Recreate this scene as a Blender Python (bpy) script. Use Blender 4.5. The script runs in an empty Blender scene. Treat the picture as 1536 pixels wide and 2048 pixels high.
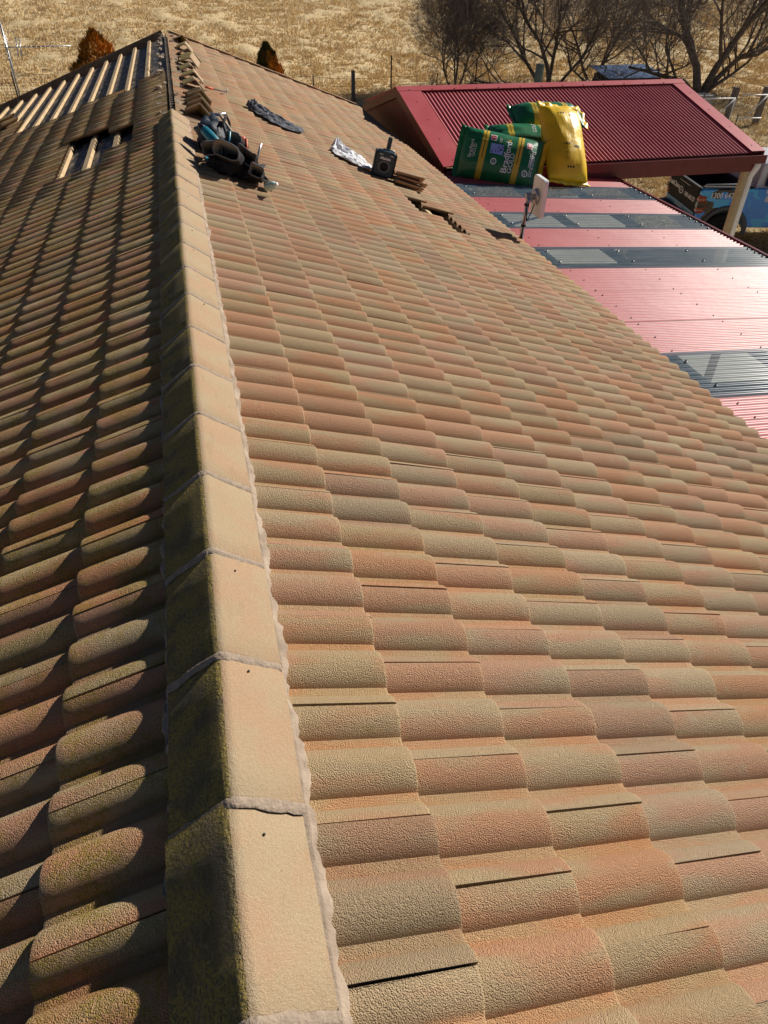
import bpy, math, random
import numpy as np
from mathutils import Matrix, Vector, noise as mnoise
R_ = math.radians
random.seed(7); rng = np.random.default_rng(7)
scn = bpy.context.scene
col = scn.collection

# ------------------------------------------------------------------ camera, sky, sun, exposure
CAM = np.array([0.1029, 0.0, 1.2594]); YAW, PITCH, ROLL = 0.2582, 0.6871, 0.0154
FPX = 1384.77                                             # focal length for a 2048 px tall frame
cy_, sy_, cp_, sp_ = math.cos(YAW), math.sin(YAW), math.cos(PITCH), math.sin(PITCH)
FW = np.array([sy_*cp_, cy_*cp_, -sp_]); R0 = np.array([cy_, -sy_, 0.0]); U0 = np.cross(R0, FW)
RT = math.cos(ROLL)*R0 + math.sin(ROLL)*U0; UP = -math.sin(ROLL)*R0 + math.cos(ROLL)*U0
cam = bpy.data.cameras.new('camera'); cam_o = bpy.data.objects.new('camera', cam); col.objects.link(cam_o)
cam.lens = 36*FPX/2048; cam.sensor_width = 36; cam.sensor_fit = 'AUTO'; cam.clip_start = 0.05; cam.clip_end = 3000
M = Matrix([[RT[i], UP[i], -FW[i], CAM[i]] for i in range(3)] + [[0, 0, 0, 1]])
cam_o.matrix_world = M; scn.camera = cam_o

SUN_EL, SUN_AZ = R_(32), R_(66)                           # azimuth from +Y towards +X
world = bpy.data.worlds.new('World'); scn.world = world; world.use_nodes = True
wn = world.node_tree.nodes; wl = world.node_tree.links
bg = wn['Background']; sky = wn.new('ShaderNodeTexSky'); sky.sky_type = 'NISHITA'; sky.sun_disc = False
sky.sun_elevation = SUN_EL; sky.sun_rotation = SUN_AZ; sky.air_density = 0.5; sky.dust_density = 0.1; sky.altitude = 1400
wl.new(sky.outputs[0], bg.inputs[0]); bg.inputs[1].default_value = 0.05
sl = bpy.data.lights.new('sun', 'SUN'); sl.energy = 5.0; sl.angle = R_(0.53); sl.color = (1.0, 0.945, 0.855)
so = bpy.data.objects.new('sun', sl); col.objects.link(so); so.location = (20, 8, 15)
sd = Vector((math.cos(SUN_EL)*math.sin(SUN_AZ), math.cos(SUN_EL)*math.cos(SUN_AZ), math.sin(SUN_EL)))
so.rotation_euler = sd.to_track_quat('Z', 'Y').to_euler()
scn.view_settings.view_transform = 'Standard'; scn.view_settings.look = 'None'
scn.view_settings.exposure = 0.36; scn.view_settings.gamma = 1.0

# ------------------------------------------------------------------ helpers
def px(P):                                                # only used to rank tiles by how large they show
    d = np.asarray(P) - CAM; z = d @ FW
    return 768 + FPX*(d @ RT)/z, 1024 - FPX*(d @ UP)/z, z
def empty(name, loc=(0, 0, 0), rz=0.0, label=None, cat=None, group=None, kind=None):
    o = bpy.data.objects.new(name, None); col.objects.link(o); o.location = loc; o.rotation_euler = (0, 0, rz)
    o.empty_display_size = 0.1
    return tag(o, label, cat, group, kind)
def tag(o, label=None, cat=None, group=None, kind=None):
    if label: o['label'] = label
    if cat: o['category'] = cat
    if group: o['group'] = group
    if kind: o['kind'] = kind
    return o
def link(name, me, parent=None, world=True):
    o = bpy.data.objects.new(name, me); col.objects.link(o)
    if parent is not None:
        o.parent = parent
        if world:
            p, L = parent, Vector((0, 0, 0))
            while p is not None: L += p.location; p = p.parent
            o.location = -L
    return o
class MB:
    def __init__(s): s.v = []; s.f = []; s.n = 0
    def add(s, v, f):
        v = np.asarray(v, float).reshape(-1, 3)
        s.v.append(v); s.f += [tuple(int(i)+s.n for i in q) for q in f]; s.n += len(v); return s
    def box(s, c, d, ax=None):
        c = np.asarray(c, float); h = np.asarray(d, float)/2
        ax = np.eye(3) if ax is None else np.asarray(ax, float)
        v = [c + ax.T @ (h*np.array(k)) for k in ((-1,-1,-1),(1,-1,-1),(1,1,-1),(-1,1,-1),(-1,-1,1),(1,-1,1),(1,1,1),(-1,1,1))]
        return s.add(v, [(0,3,2,1),(4,5,6,7),(0,1,5,4),(1,2,6,5),(2,3,7,6),(3,0,4,7)])
    def beam(s, a, b, w, h, up=(0, 0, 1)):
        a, b = np.asarray(a, float), np.asarray(b, float); x = b-a; L = np.linalg.norm(x); x /= L
        y = np.cross(up, x); y /= np.linalg.norm(y); z = np.cross(x, y)
        return s.box((a+b)/2, (L, w, h), np.array([x, y, z]))
    def tube(s, pts, rad, n=8, cap=True):
        pts = [np.asarray(p, float) for p in pts]
        if not hasattr(rad, '__len__'): rad = [rad]*len(pts)
        V = []; F = []
        t0 = pts[1]-pts[0]; ref = np.array([0, 0, 1.]) if abs(t0[2]) < .9*np.linalg.norm(t0) else np.array([1., 0, 0])
        for i, p in enumerate(pts):
            t = pts[min(i+1, len(pts)-1)]-pts[max(i-1, 0)]; t = t/np.linalg.norm(t)
            a = np.cross(t, ref); a /= np.linalg.norm(a); b = np.cross(t, a)
            for k in range(n):
                q = 2*math.pi*k/n; V.append(p + rad[i]*(math.cos(q)*a + math.sin(q)*b))
        for i in range(len(pts)-1):
            for k in range(n): F.append((i*n+k, i*n+(k+1) % n, (i+1)*n+(k+1) % n, (i+1)*n+k))
        if cap: F += [tuple(range(n-1, -1, -1)), tuple((len(pts)-1)*n+k for k in range(n))]
        return s.add(V, F)
    def lathe(s, c, prof, n=16, ax=None):
        c = np.asarray(c, float); ax = np.eye(3) if ax is None else np.asarray(ax, float); V = []; F = []
        for r, z in prof:
            for k in range(n):
                q = 2*math.pi*k/n; V.append(c + ax.T @ np.array([r*math.cos(q), r*math.sin(q), z]))
        m = len(prof)
        for i in range(m-1):
            for k in range(n): F.append((i*n+k, i*n+(k+1) % n, (i+1)*n+(k+1) % n, (i+1)*n+k))
        F += [tuple(range(n-1, -1, -1)), tuple((m-1)*n+k for k in range(n))]
        return s.add(V, F)
    def prism(s, poly, y0, y1, ax=None, c=(0, 0, 0)):       # polygon in local x,z extruded along y
        ax = np.eye(3) if ax is None else np.asarray(ax, float); c = np.asarray(c, float); n = len(poly)
        V = [c + ax.T @ np.array([x, y, z]) for y in (y0, y1) for x, z in poly]
        F = [tuple(range(n)), tuple(range(2*n-1, n-1, -1))] + [(i, i+n, (i+1) % n+n, (i+1) % n) for i in range(n)]
        return s.add(V, F)
    def grid(s, G):                                        # G[i][j] -> point
        G = np.asarray(G, float); a, b = G.shape[:2]
        return s.add(G.reshape(-1, 3), [(i*b+j, (i+1)*b+j, (i+1)*b+j+1, i*b+j+1) for i in range(a-1) for j in range(b-1)])
    def mesh(s, name, mat=None, smooth=False):
        me = bpy.data.meshes.new(name); me.from_pydata(np.concatenate(s.v).tolist(), [], s.f)
        if mat: me.materials.append(mat)
        if smooth: me.polygons.foreach_set('use_smooth', [True]*len(me.polygons))
        me.update(); return me
    def build(s, name, mat, parent=None, smooth=False, world=True, bevel=0):
        o = link(name, s.mesh(name, mat, smooth), parent, world)
        if bevel:
            m = o.modifiers.new('bevel', 'BEVEL'); m.width = bevel; m.segments = 2; m.limit_method = 'ANGLE'
        return o
def fast_mesh(name, V, F, mat, smooth=False):              # V (n,3), F (m,k) numpy
    me = bpy.data.meshes.new(name); k = F.shape[1]
    me.vertices.add(len(V)); me.vertices.foreach_set('co', V.astype(np.float32).ravel())
    me.loops.add(F.size); me.loops.foreach_set('vertex_index', F.astype(np.int32).ravel())
    me.polygons.add(len(F)); me.polygons.foreach_set('loop_start', np.arange(0, F.size, k, dtype=np.int32))
    me.update(calc_edges=True); me.materials.append(mat)
    me.polygons.foreach_set('use_smooth', np.full(len(F), smooth)); me.update(); return me

# ------------------------------------------------------------------ materials
class NT:
    def __init__(s, name):
        s.m = bpy.data.materials.new(name); s.m.use_nodes = True; s.t = s.m.node_tree; s.b = s.t.nodes['Principled BSDF']
    def n(s, typ, **kw):
        o = s.t.nodes.new(typ)
        for k, v in kw.items():
            if k.startswith('_'): o.inputs[int(k[1:])].default_value = v
            else: setattr(o, k, v)
        return o
    def l(s, a, b): s.t.links.new(a, b)
    def math(s, op, a, b=None, clamp=False):
        o = s.n('ShaderNodeMath', operation=op, use_clamp=clamp)
        for i, q in enumerate((a, b)):
            if q is None: continue
            if isinstance(q, (int, float)): o.inputs[i].default_value = q
            else: s.l(q, o.inputs[i])
        return o.outputs[0]
    def noise(s, vec, scale, detail=3, rough=.55, dist=0):
        o = s.n('ShaderNodeTexNoise'); o.inputs['Scale'].default_value = scale; o.inputs['Detail'].default_value = detail
        o.inputs['Roughness'].default_value = rough; o.inputs['Distortion'].default_value = dist
        if vec is not None: s.l(vec, o.inputs['Vector'])
        return o.outputs['Fac']
    def ramp(s, fac, a, b):                                # smooth map a..b -> 0..1
        o = s.n('ShaderNodeMapRange', interpolation_type='SMOOTHSTEP'); o.inputs[1].default_value = a; o.inputs[2].default_value = b
        s.l(fac, o.inputs[0]); return o.outputs[0]
    def mix(s, fac, a, b, blend='MIX'):
        o = s.n('ShaderNodeMix', data_type='RGBA', blend_type=blend)
        if isinstance(fac, (int, float)): o.inputs[0].default_value = fac
        else: s.l(fac, o.inputs[0])
        for i, q in ((6, a), (7, b)):
            if isinstance(q, tuple): o.inputs[i].default_value = (*q, 1)
            else: s.l(q, o.inputs[i])
        return o.outputs[2]
    def pos(s): return s.n('ShaderNodeNewGeometry').outputs['Position']
    def objc(s): return s.n('ShaderNodeTexCoord').outputs['Object']
    def vscale(s, v, sc, add=None):
        o = s.n('ShaderNodeVectorMath', operation='MULTIPLY'); s.l(v, o.inputs[0]); o.inputs[1].default_value = sc
        if add is None: return o.outputs[0]
        p = s.n('ShaderNodeVectorMath', operation='ADD'); s.l(o.outputs[0], p.inputs[0]); s.l(add, p.inputs[1]); return p.outputs[0]
    def bump(s, h, strength, dist):
        o = s.n('ShaderNodeBump'); o.inputs['Strength'].default_value = strength; o.inputs['Distance'].default_value = dist
        s.l(h, o.inputs['Height']); s.l(o.outputs[0], s.b.inputs['Normal']); return o
    def done(s, c=None, rough=.8, metal=0.0, spec=.3):
        if c is not None:
            if isinstance(c, tuple): s.b.inputs['Base Color'].default_value = (*c, 1)
            else: s.l(c, s.b.inputs['Base Color'])
        s.b.inputs['Roughness'].default_value = rough; s.b.inputs['Metallic'].default_value = metal
        s.b.inputs['Specular IOR Level'].default_value = spec; return s.m
def simple(name, c1, c2=None, scale=8, rough=.8, metal=0.0, spec=.3, bump=0, bscale=40, bdist=.01, obj=False):
    t = NT(name); v = t.objc() if obj else t.pos()
    c = c1
    if c2 is not None: c = t.mix(t.ramp(t.noise(v, scale, 4), .35, .65), c1, c2)
    if bump: t.bump(t.noise(v, bscale, 3), bump, bdist)
    return t.done(c, rough, metal, spec)

def tile_material(name, lichen_lift):
    t = NT(name); P = t.pos()
    ag = t.n('ShaderNodeAttribute', attribute_type='GEOMETRY', attribute_name='rnd').outputs['Fac']
    ao = t.n('ShaderNodeAttribute', attribute_type='OBJECT', attribute_name='rnd').outputs['Fac']
    r = t.math('ADD', ag, ao)
    comb = t.n('ShaderNodeCombineXYZ'); t.l(t.math('MULTIPLY', r, 37.0), comb.inputs[0]); t.l(t.math('MULTIPLY', r, 91.0), comb.inputs[1])
    vt = t.vscale(P, (2.2, 9.5, 2.2), comb.outputs[0])
    blend = t.ramp(t.noise(vt, 1.0, 2, .5), .41, .59)
    tan, red = (0.390, 0.287, 0.172), (0.432, 0.232, 0.138)
    if lichen_lift: tan, red = (0.53, 0.385, 0.205), (0.55, 0.265, 0.145)  # left slope base lightened to make up for the grazing sun
    c = t.mix(blend, tan, red)
    hg = t.n('ShaderNodeAttribute', attribute_type='GEOMETRY', attribute_name='hgt').outputs['Fac']
    pan = t.mix(t.ramp(t.noise(vt, 1.7, 1, .5), .40, .60), (0.415, 0.275, 0.147), (0.455, 0.228, 0.115))
    c = t.mix(t.math('MULTIPLY', t.ramp(hg, .45, .0), .75), c, pan)
    ed = t.n('ShaderNodeAttribute', attribute_type='GEOMETRY', attribute_name='edge').outputs['Fac']
    c = t.mix(t.math('MULTIPLY', ed, .55), c, (0.58, 0.44, 0.27))
    # tile to tile tint
    r2 = t.math('FRACT', t.math('MULTIPLY', r, 17.31))
    v = t.n('ShaderNodeHueSaturation'); t.l(c, v.inputs['Color']); t.l(t.math('ADD', t.math('MULTIPLY', r2, .14), .93), v.inputs['Value'])
    t.l(t.math('ADD', t.math('MULTIPLY', t.math('FRACT', t.math('MULTIPLY', r, 53.7)), .16), .94), v.inputs['Saturation']); c = v.outputs[0]
    # sand grain and soot specks
    g = t.noise(P, 420, 2, .6); c = t.mix(t.math('MULTIPLY', t.ramp(g, .35, .75), .25), c, (0.52, 0.38, 0.22))
    sp = t.ramp(t.noise(P, 55, 3, .6), .70, .78); c = t.mix(t.math('MULTIPLY', sp, .5), c, (0.10, 0.075, 0.05))
    big = t.ramp(t.noise(P, 1.1, 3), .55, .75); c = t.mix(t.math('MULTIPLY', big, .12), c, (0.23, 0.17, 0.11))
    if lichen_lift:
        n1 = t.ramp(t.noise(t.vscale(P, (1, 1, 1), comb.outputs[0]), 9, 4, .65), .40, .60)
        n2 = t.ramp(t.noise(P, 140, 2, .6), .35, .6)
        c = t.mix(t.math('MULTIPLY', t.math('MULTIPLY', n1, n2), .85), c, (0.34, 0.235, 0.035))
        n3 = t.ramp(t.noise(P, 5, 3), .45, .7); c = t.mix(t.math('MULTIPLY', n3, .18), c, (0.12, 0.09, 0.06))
    else:
        n1 = t.ramp(t.noise(t.vscale(P, (1, 1, 1), comb.outputs[0]), 7, 4, .65), .66, .78)
        c = t.mix(t.math('MULTIPLY', n1, .45), c, (0.30, 0.215, 0.06))
        w = t.ramp(t.noise(P, 2.3, 4, .7), .76, .80); c = t.mix(t.math('MULTIPLY', w, .5), c, (0.55, 0.50, 0.40))
    vo = t.n('ShaderNodeTexVoronoi'); t.l(t.vscale(P, (1, 1, 1), None), vo.inputs['Vector']); vo.inputs['Scale'].default_value = 16; vs_ = t.n('ShaderNodeSeparateColor'); t.l(vo.outputs['Color'], vs_.inputs[0])
    wob = t.math('ADD', vo.outputs['Distance'], t.math('MULTIPLY', t.math('SUBTRACT', t.noise(P, 90, 3), .5), .35))
    ro = t.math('MULTIPLY', t.ramp(t.math('SUBTRACT', t.math('MULTIPLY', vs_.outputs[0], .34), wob), -.02, .03), t.math('GREATER_THAN', vs_.outputs[1], .80))
    c = t.mix(t.math('MULTIPLY', ro, .28), c, (0.40, 0.355, 0.235))
    odd = t.math('GREATER_THAN', t.math('FRACT', t.math('MULTIPLY', r, 29.3)), .93); c = t.mix(t.math('MULTIPLY', odd, .35), c, (0.24, 0.18, 0.125))
    stk = t.ramp(t.noise(t.vscale(P, (2.0, 26, 2.0), comb.outputs[0]), 1.0, 3, .6), .58, .78); c = t.mix(t.math('MULTIPLY', stk, .20), c, (0.22, 0.155, 0.10))
    gv = t.n('ShaderNodeTexVoronoi'); t.l(P, gv.inputs['Vector']); gv.inputs['Scale'].default_value = 340
    h = t.math('ADD', t.math('MULTIPLY', t.math('SUBTRACT', 1.0, gv.outputs['Distance']), .62), t.math('ADD', t.math('MULTIPLY', t.noise(P, 380, 2, .6), .6), t.math('MULTIPLY', t.noise(P, 80, 2, .5), .45)))
    t.bump(h, 1.0 if not lichen_lift else 1.0, .0058 if not lichen_lift else .0080)
    return t.done(c, .86, 0, .25)
m_tile = tile_material('weathered_concrete_tile', False)
m_tile_l = tile_material('lichened_lightened_tile', True)

def cap_material():
    t = NT('ridge_cap_concrete'); P = t.pos()
    c = t.mix(t.ramp(t.noise(P, 7, 3), .38, .62), (0.335, 0.250, 0.152), (0.350, 0.225, 0.132))
    c = t.mix(t.math('MULTIPLY', t.ramp(t.noise(P, 400, 2), .4, .7), .3), c, (0.58, 0.46, 0.31))
    # moss and yellow lichens on the cold side, toned dark to deepen its shade
    nrm = t.n('ShaderNodeSeparateXYZ'); t.l(t.n('ShaderNodeNewGeometry').outputs['True Normal'], nrm.inputs[0])
    cold = t.ramp(nrm.outputs[0], .05, -.25)
    sep = t.n('ShaderNodeSeparateXYZ'); t.l(P, sep.inputs[0])
    moss_shade = t.math('MULTIPLY', cold, t.ramp(t.noise(P, 60, 4, .7), .22, .45))
    c = t.mix(t.math('MULTIPLY', moss_shade, .88), c, (0.115, 0.094, 0.045))
    ye = t.math('MULTIPLY', t.math('MULTIPLY', cold, t.ramp(t.noise(P, 9, 3, .6), .34, .56)), t.ramp(t.noise(P, 170, 3, .7), .36, .58)); c = t.mix(t.math('MULTIPLY', ye, .85), c, (0.36, 0.26, 0.055))
    st_ = t.ramp(t.noise(t.vscale(P, (3, 1, 3)), 5, 4, .65), .56, .74); c = t.mix(t.math('MULTIPLY', st_, .5), c, (0.27, 0.19, 0.11))
    st2 = t.ramp(t.noise(t.vscale(P, (9, 2, 9)), 3, 4, .7), .60, .72); c = t.mix(t.math('MULTIPLY', st2, .3), c, (0.20, 0.15, 0.10))
    sp = t.ramp(t.noise(P, 35, 3, .6), .72, .78); c = t.mix(t.math('MULTIPLY', sp, .5), c, (0.12, 0.09, 0.06))
    cb = t.n('ShaderNodeMath', operation='ADD')
    h = t.math('ADD', t.math('MULTIPLY', t.noise(P, 120, 3, .65), t.math('ADD', t.math('MULTIPLY', cold, 1.2), .45)), t.math('MULTIPLY', t.noise(P, 420, 2), .35))
    t.bump(h, .8, .007); return t.done(c, .85, 0, .25)
m_cap = cap_material()
m_mortar = simple('bedding_mortar', (0.38, 0.295, 0.22), (0.27, 0.205, 0.15), 18, .9, bump=.55, bscale=160, bdist=.005)
m_joint = simple('grey_joint_mortar', (0.33, 0.255, 0.19), (0.26, 0.20, 0.15), 60, .9, bump=.9, bscale=110, bdist=.006)
m_pine = simple('sawn_pine', (0.55, 0.395, 0.225), (0.43, 0.295, 0.16), 10, .8, bump=.2, bscale=60)
m_oldtimber = simple('old_timber', (0.20, 0.15, 0.10), (0.12, 0.09, 0.065), 10, .9, bump=.4, bscale=40)
def foil():
    t = NT('sarking_foil'); P = t.pos()
    n = t.noise(t.vscale(P, (1, 4, 1)), 4, 5, .7)
    c = t.mix(t.ramp(n, .45, .7), (0.028, 0.029, 0.031), (0.15, 0.145, 0.135))
    c = t.mix(t.math('MULTIPLY', t.ramp(t.noise(t.vscale(P, (3, .8, 3)), 5, 5, .75), .50, .62), .85), c, (0.36, 0.28, 0.19))
    t.bump(t.noise(P, 14, 4, .6), .9, .02); return t.done(c, .6, .1, .4)
m_foil = foil()
m_brick = simple('brick_wall', (0.33, 0.19, 0.13), (0.27, 0.15, 0.10), 20, .9, bump=.3)
m_gutter = simple('brown_gutter', (0.10, 0.045, 0.03), None, rough=.5)
m_dark = simple('painted_void_shade', (0.03, 0.027, 0.025), None, rough=.95)  # near-black colour stands in for the shade inside attic and nail holes

# ------------------------------------------------------------------ ground and paddock
GZ = -4.25
def hz(x, y):
    x = np.asarray(x, float); y = np.asarray(y, float)
    t = np.clip((y-33)/8, 0, None); rise = np.where(t < 1, .5*t*t, t-.5)*8*.125
    rise = np.where(y > 140, rise*0 + (np.clip((140-33)/8, 0, None)-.5)*8*.125 + (y-140)*.05, rise)
    und = .22*np.sin(x*.21+1.3)*np.sin(y*.17+.4) + .30*np.sin(x*.083-.6+y*.05)
    return GZ + rise + und*np.clip((y-24)/14, 0, 1)
NZ = {}
def fbm(x, y, sc):
    return np.array([mnoise.fractal(Vector((a*sc, b*sc, 3.7)), 1.0, 2.1, 4) for a, b in zip(x.ravel(), y.ravel())]).reshape(x.shape)
def ground_mat(name, c1, c2, c3, sc):
    t = NT(name); P = t.pos()
    c = t.mix(t.ramp(t.noise(P, .35*sc, 4, .6), .35, .65), c1, c2)
    c = t.mix(t.math('MULTIPLY', t.ramp(t.noise(t.vscale(P, (1, 1.6, 1)), 3.2*sc, 5, .7), .50, .72), .75), c, c3)
    t.bump(t.noise(t.vscale(P, (1, 1.3, 1)), 6*sc, 5, .7), .5, .06); return t.done(c, .95, 0, .1)
m_paddock = ground_mat('dry_paddock', (0.68, 0.525, 0.30), (0.61, 0.465, 0.26), (0.47, 0.35, 0.185), 1.0)
m_yard = ground_mat('dry_yard_litter', (0.42, 0.32, 0.17), (0.33, 0.25, 0.135), (0.17, 0.13, 0.07), 2.2)
xs = np.arange(-22, 52.01, .27); ys = np.arange(33, 76.01, .27)
X, Y = np.meshgrid(xs, ys, indexing='ij')
lump = fbm(X, Y*1.3, 1.5)*.07 + fbm(X, Y, .55)*.13
edge = np.minimum(np.minimum((X+22)/2, (52-X)/2), np.minimum((Y-33)/1.5, (76-Y)/2)); edge = np.clip(edge, 0, 1)
Zp = hz(X, Y) + lump*edge
V = np.stack([X, Y, Zp], -1).reshape(-1, 3); nx, ny = X.shape
I = np.arange(nx*ny).reshape(nx, ny); F = np.stack([I[:-1, :-1], I[1:, :-1], I[1:, 1:], I[:-1, 1:]], -1).reshape(-1, 4)
pad = link('paddock_hill', fast_mesh('paddock_hill', V, F, m_paddock, True)); tag(pad, 'dry golden paddock rising behind the house', kind='structure')
gx = np.concatenate([np.arange(-900, -60, 60), np.arange(-60, 90, 3), np.arange(90, 1000, 60)]).astype(float)
gy = np.concatenate([np.arange(-60, 15, 5), np.arange(15, 120, 3), np.arange(120, 1000, 40)]).astype(float)
X2, Y2 = np.meshgrid(gx, gy, indexing='ij'); Z2 = hz(X2, Y2)
inside = (X2 > -21) & (X2 < 51) & (Y2 > 34) & (Y2 < 75); Z2 = np.where(inside, Z2-.6, Z2-.03)
V = np.stack([X2, Y2, Z2], -1).reshape(-1, 3); nx, ny = X2.shape
I = np.arange(nx*ny).reshape(nx, ny); F = np.stack([I[:-1, :-1], I[1:, :-1], I[1:, 1:], I[:-1, 1:]], -1).reshape(-1, 4)
tag(link('ground', fast_mesh('ground', V, F, m_yard, True)), 'dry ground around the house reaching to the horizon', kind='structure')
# grass tussocks
def tussocks(name, n, xr, yr, zf, hgt, mat, dens=None, wid=.03, blades=6):
    x = rng.uniform(*xr, n); y = yr[0] + (yr[1]-yr[0])*rng.uniform(0, 1, n)**1.25
    if dens is not None: k = dens(x, y) > rng.uniform(0, 1, n); x, y = x[k], y[k]
    n = len(x); z = zf(x, y); h = hgt*rng.uniform(.5, 1.5, n)
    B = blades; xb = np.repeat(x, B)+rng.normal(0, .07, n*B); yb = np.repeat(y, B)+rng.normal(0, .07, n*B); zb = np.repeat(z, B)-.02
    hb = np.repeat(h, B)*rng.uniform(.5, 1.2, n*B); a = rng.uniform(0, 2*np.pi, n*B); ln = rng.uniform(.2, 1.1, n*B)*hb
    w = wid*rng.uniform(.6, 1.4, n*B); b = rng.uniform(0, 2*np.pi, n*B)
    p0 = np.stack([xb-np.cos(b)*w, yb-np.sin(b)*w, zb], -1); p1 = np.stack([xb+np.cos(b)*w, yb+np.sin(b)*w, zb], -1)
    p2 = np.stack([xb+np.cos(a)*ln, yb+np.sin(a)*ln, zb+hb], -1)
    V = np.stack([p0, p1, p2], 1).reshape(-1, 3); F = np.arange(len(V)).reshape(-1, 3)
    return fast_mesh(name, V, F, mat)
def grass_mat(name, a, b, c):
    t = NT(name); P = t.pos()
    k = t.mix(t.ramp(t.noise(P, 3.0, 3), .3, .7), a, b); k = t.mix(t.math('MULTIPLY', t.ramp(t.noise(P, .5, 4, .6), .52, .7), .7), k, c)
    return t.done(k, .9, 0, .1)
m_grass = grass_mat('dry_grass', (0.76, 0.585, 0.335), (0.68, 0.515, 0.285), (0.56, 0.42, 0.225))
pz = lambda x, y: hz(x, y) + .02
_ln = lambda x, y: np.array([mnoise.noise(Vector((a*.8, b*1.1, 9))) for a, b in zip(x, y)])*.8+.72
o = link('paddock_grass', tussocks('paddock_grass', 110000, (-20, 50), (33.5, 72), pz, .13, m_grass, _ln, .022, 6))
tag(o, 'tussocky dry golden grass covering the paddock', 'grass', kind='stuff')
o = link('yard_grass', tussocks('yard_grass', 20000, (-14, 40), (17.5, 34), lambda x, y: hz(x, y), .13, m_grass, None, .02, 6))
tag(o, 'sparse dry grass in the yard behind the house', 'grass', kind='stuff')

# ------------------------------------------------------------------ the tiled house
TH, DZ, SA, SL, G = 0.3473, 0.0883, 0.4404, 0.4472, 0.309
YA, YB = 1.0114, 0.6172; Y_NEAR, Y_FAR = -2.6, 17.1; NC = 13; ROLL_H, T_THK, TILT = 0.040, 0.017, 0.061
ct, st = math.cos(TH), math.sin(TH)
house = empty('tiled_house', (0, 8, GZ), label='house with a weathered terracotta and tan concrete tile roof', cat='house')
def prof(v):
    t = (np.asarray(v, float)-.138) % .15; t = np.where(t > .075, .15-t, t)
    Rr = .0620**2/(2*ROLL_H)+ROLL_H/2
    return np.clip(np.sqrt(np.clip(Rr*Rr-t*t, 0, None))-(Rr-ROLL_H), 0, None)
NOSE = .14                                                 # the nose is cut plumb, so hollows reach further down the slope than crests
def tile_verts(nper, rows):                                # local: x down slope (nose at 0), y across, z up
    v = [0.0012, .2968]
    for c_ in (-.012, .138, .288): v += [c_+q*.0620 for q in np.sin(np.linspace(-1, 1, nper)*1.45)/math.sin(1.45)] + [c_+.0620+.006, c_-.0620-.006]
    v = np.unique(np.round([q for q in v if .0012 <= q <= .2968], 5)); p = prof(v); V = []
    for u, dz, lo in rows: V.append(np.stack([u + (NOSE*(ROLL_H-p) if u > -.02 else 0*p), v, p+dz], -1))
    nr, nc = len(rows), len(v); V = np.concatenate(V)
    F = [(i*nc+j, (i+1)*nc+j, (i+1)*nc+j+1, i*nc+j+1) for i in range(nr-1) for j in range(nc-1)]
    F2 = []; base = len(V); E = []
    for j in (0, nc-1):                                    # side skirts
        ids = [i*nc+j for i in range(nr-2)]
        lo = V[ids] - np.array([0, 0, T_THK]); k = base + sum(len(e) for e in E); E.append(lo)
        for a in range(len(ids)-1):
            q = (ids[a], k+a, k+a+1, ids[a+1]); F2.append(q if j else q[::-1])
    hgt = np.concatenate([np.tile(p/ROLL_H, nr)] + [np.zeros(len(e)) for e in E])
    edg = np.concatenate([np.repeat([1.0 if (u > -.0025 and dz > -T_THK*.5) else 0.0 for u, dz, lo in rows], nc)] + [np.zeros(len(e)) for e in E])
    return np.concatenate([V]+E), np.array(F+F2), hgt, edg
ROWS_HI = [(-.385, 0, 0), (-.26, 0, 0), (-.13, 0, 0), (-.03, 0, 0), (-.008, -.0003, 0), (-.002, -.0018, 0), (0, -.0045, 0), (-.001, -T_THK, 0), (-.06, -T_THK, 0)]
ROWS_LO = [(-.385, 0, 0), (-.19, 0, 0), (-.006, 0, 0), (0, -.004, 0), (0, -T_THK, 0)]
VH, FH, HH, EH = tile_verts(13, ROWS_HI); VL, FL, HL, EL = tile_verts(9, ROWS_LO)
def set_attr(me, nm, vals):
    at = me.attributes.new(nm, 'FLOAT', 'POINT'); at.data.foreach_set('value', np.asarray(vals, np.float32))
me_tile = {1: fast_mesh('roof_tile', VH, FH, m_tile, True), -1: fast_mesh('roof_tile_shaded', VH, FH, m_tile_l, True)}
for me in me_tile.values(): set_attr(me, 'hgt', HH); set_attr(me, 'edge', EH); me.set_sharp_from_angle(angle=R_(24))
def tile_pose(side, k, y0, jit=True):
    s = (SA if side > 0 else SL) + G*k
    off = -ROLL_H; th = TH-TILT
    P = np.array([side*(s*ct + off*st), y0, -DZ - s*st + off*ct])
    e = [0, th, 0 if side > 0 else math.pi]
    if jit:
        P = P + np.array([side*rng.normal(0, .0022), rng.normal(0, .0011), abs(rng.normal(0, .0012))])
        e = [e[0]+rng.normal(0, .0025), e[1]+rng.normal(0, .003), e[2]+rng.normal(0, .0045)]
    return P, e
def emat(e):
    return np.array(Matrix.Rotation(e[2], 3, 'Z') @ Matrix.Rotation(e[1], 3, 'Y') @ Matrix.Rotation(e[0], 3, 'X'))
END_L = [11.7, 11.4, 11.7, 11.75, 11.85, 12.0, 12.1, 12.2, 13.4, 13.5, 13.5, 13.4, 13.4]
tiles = []
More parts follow.
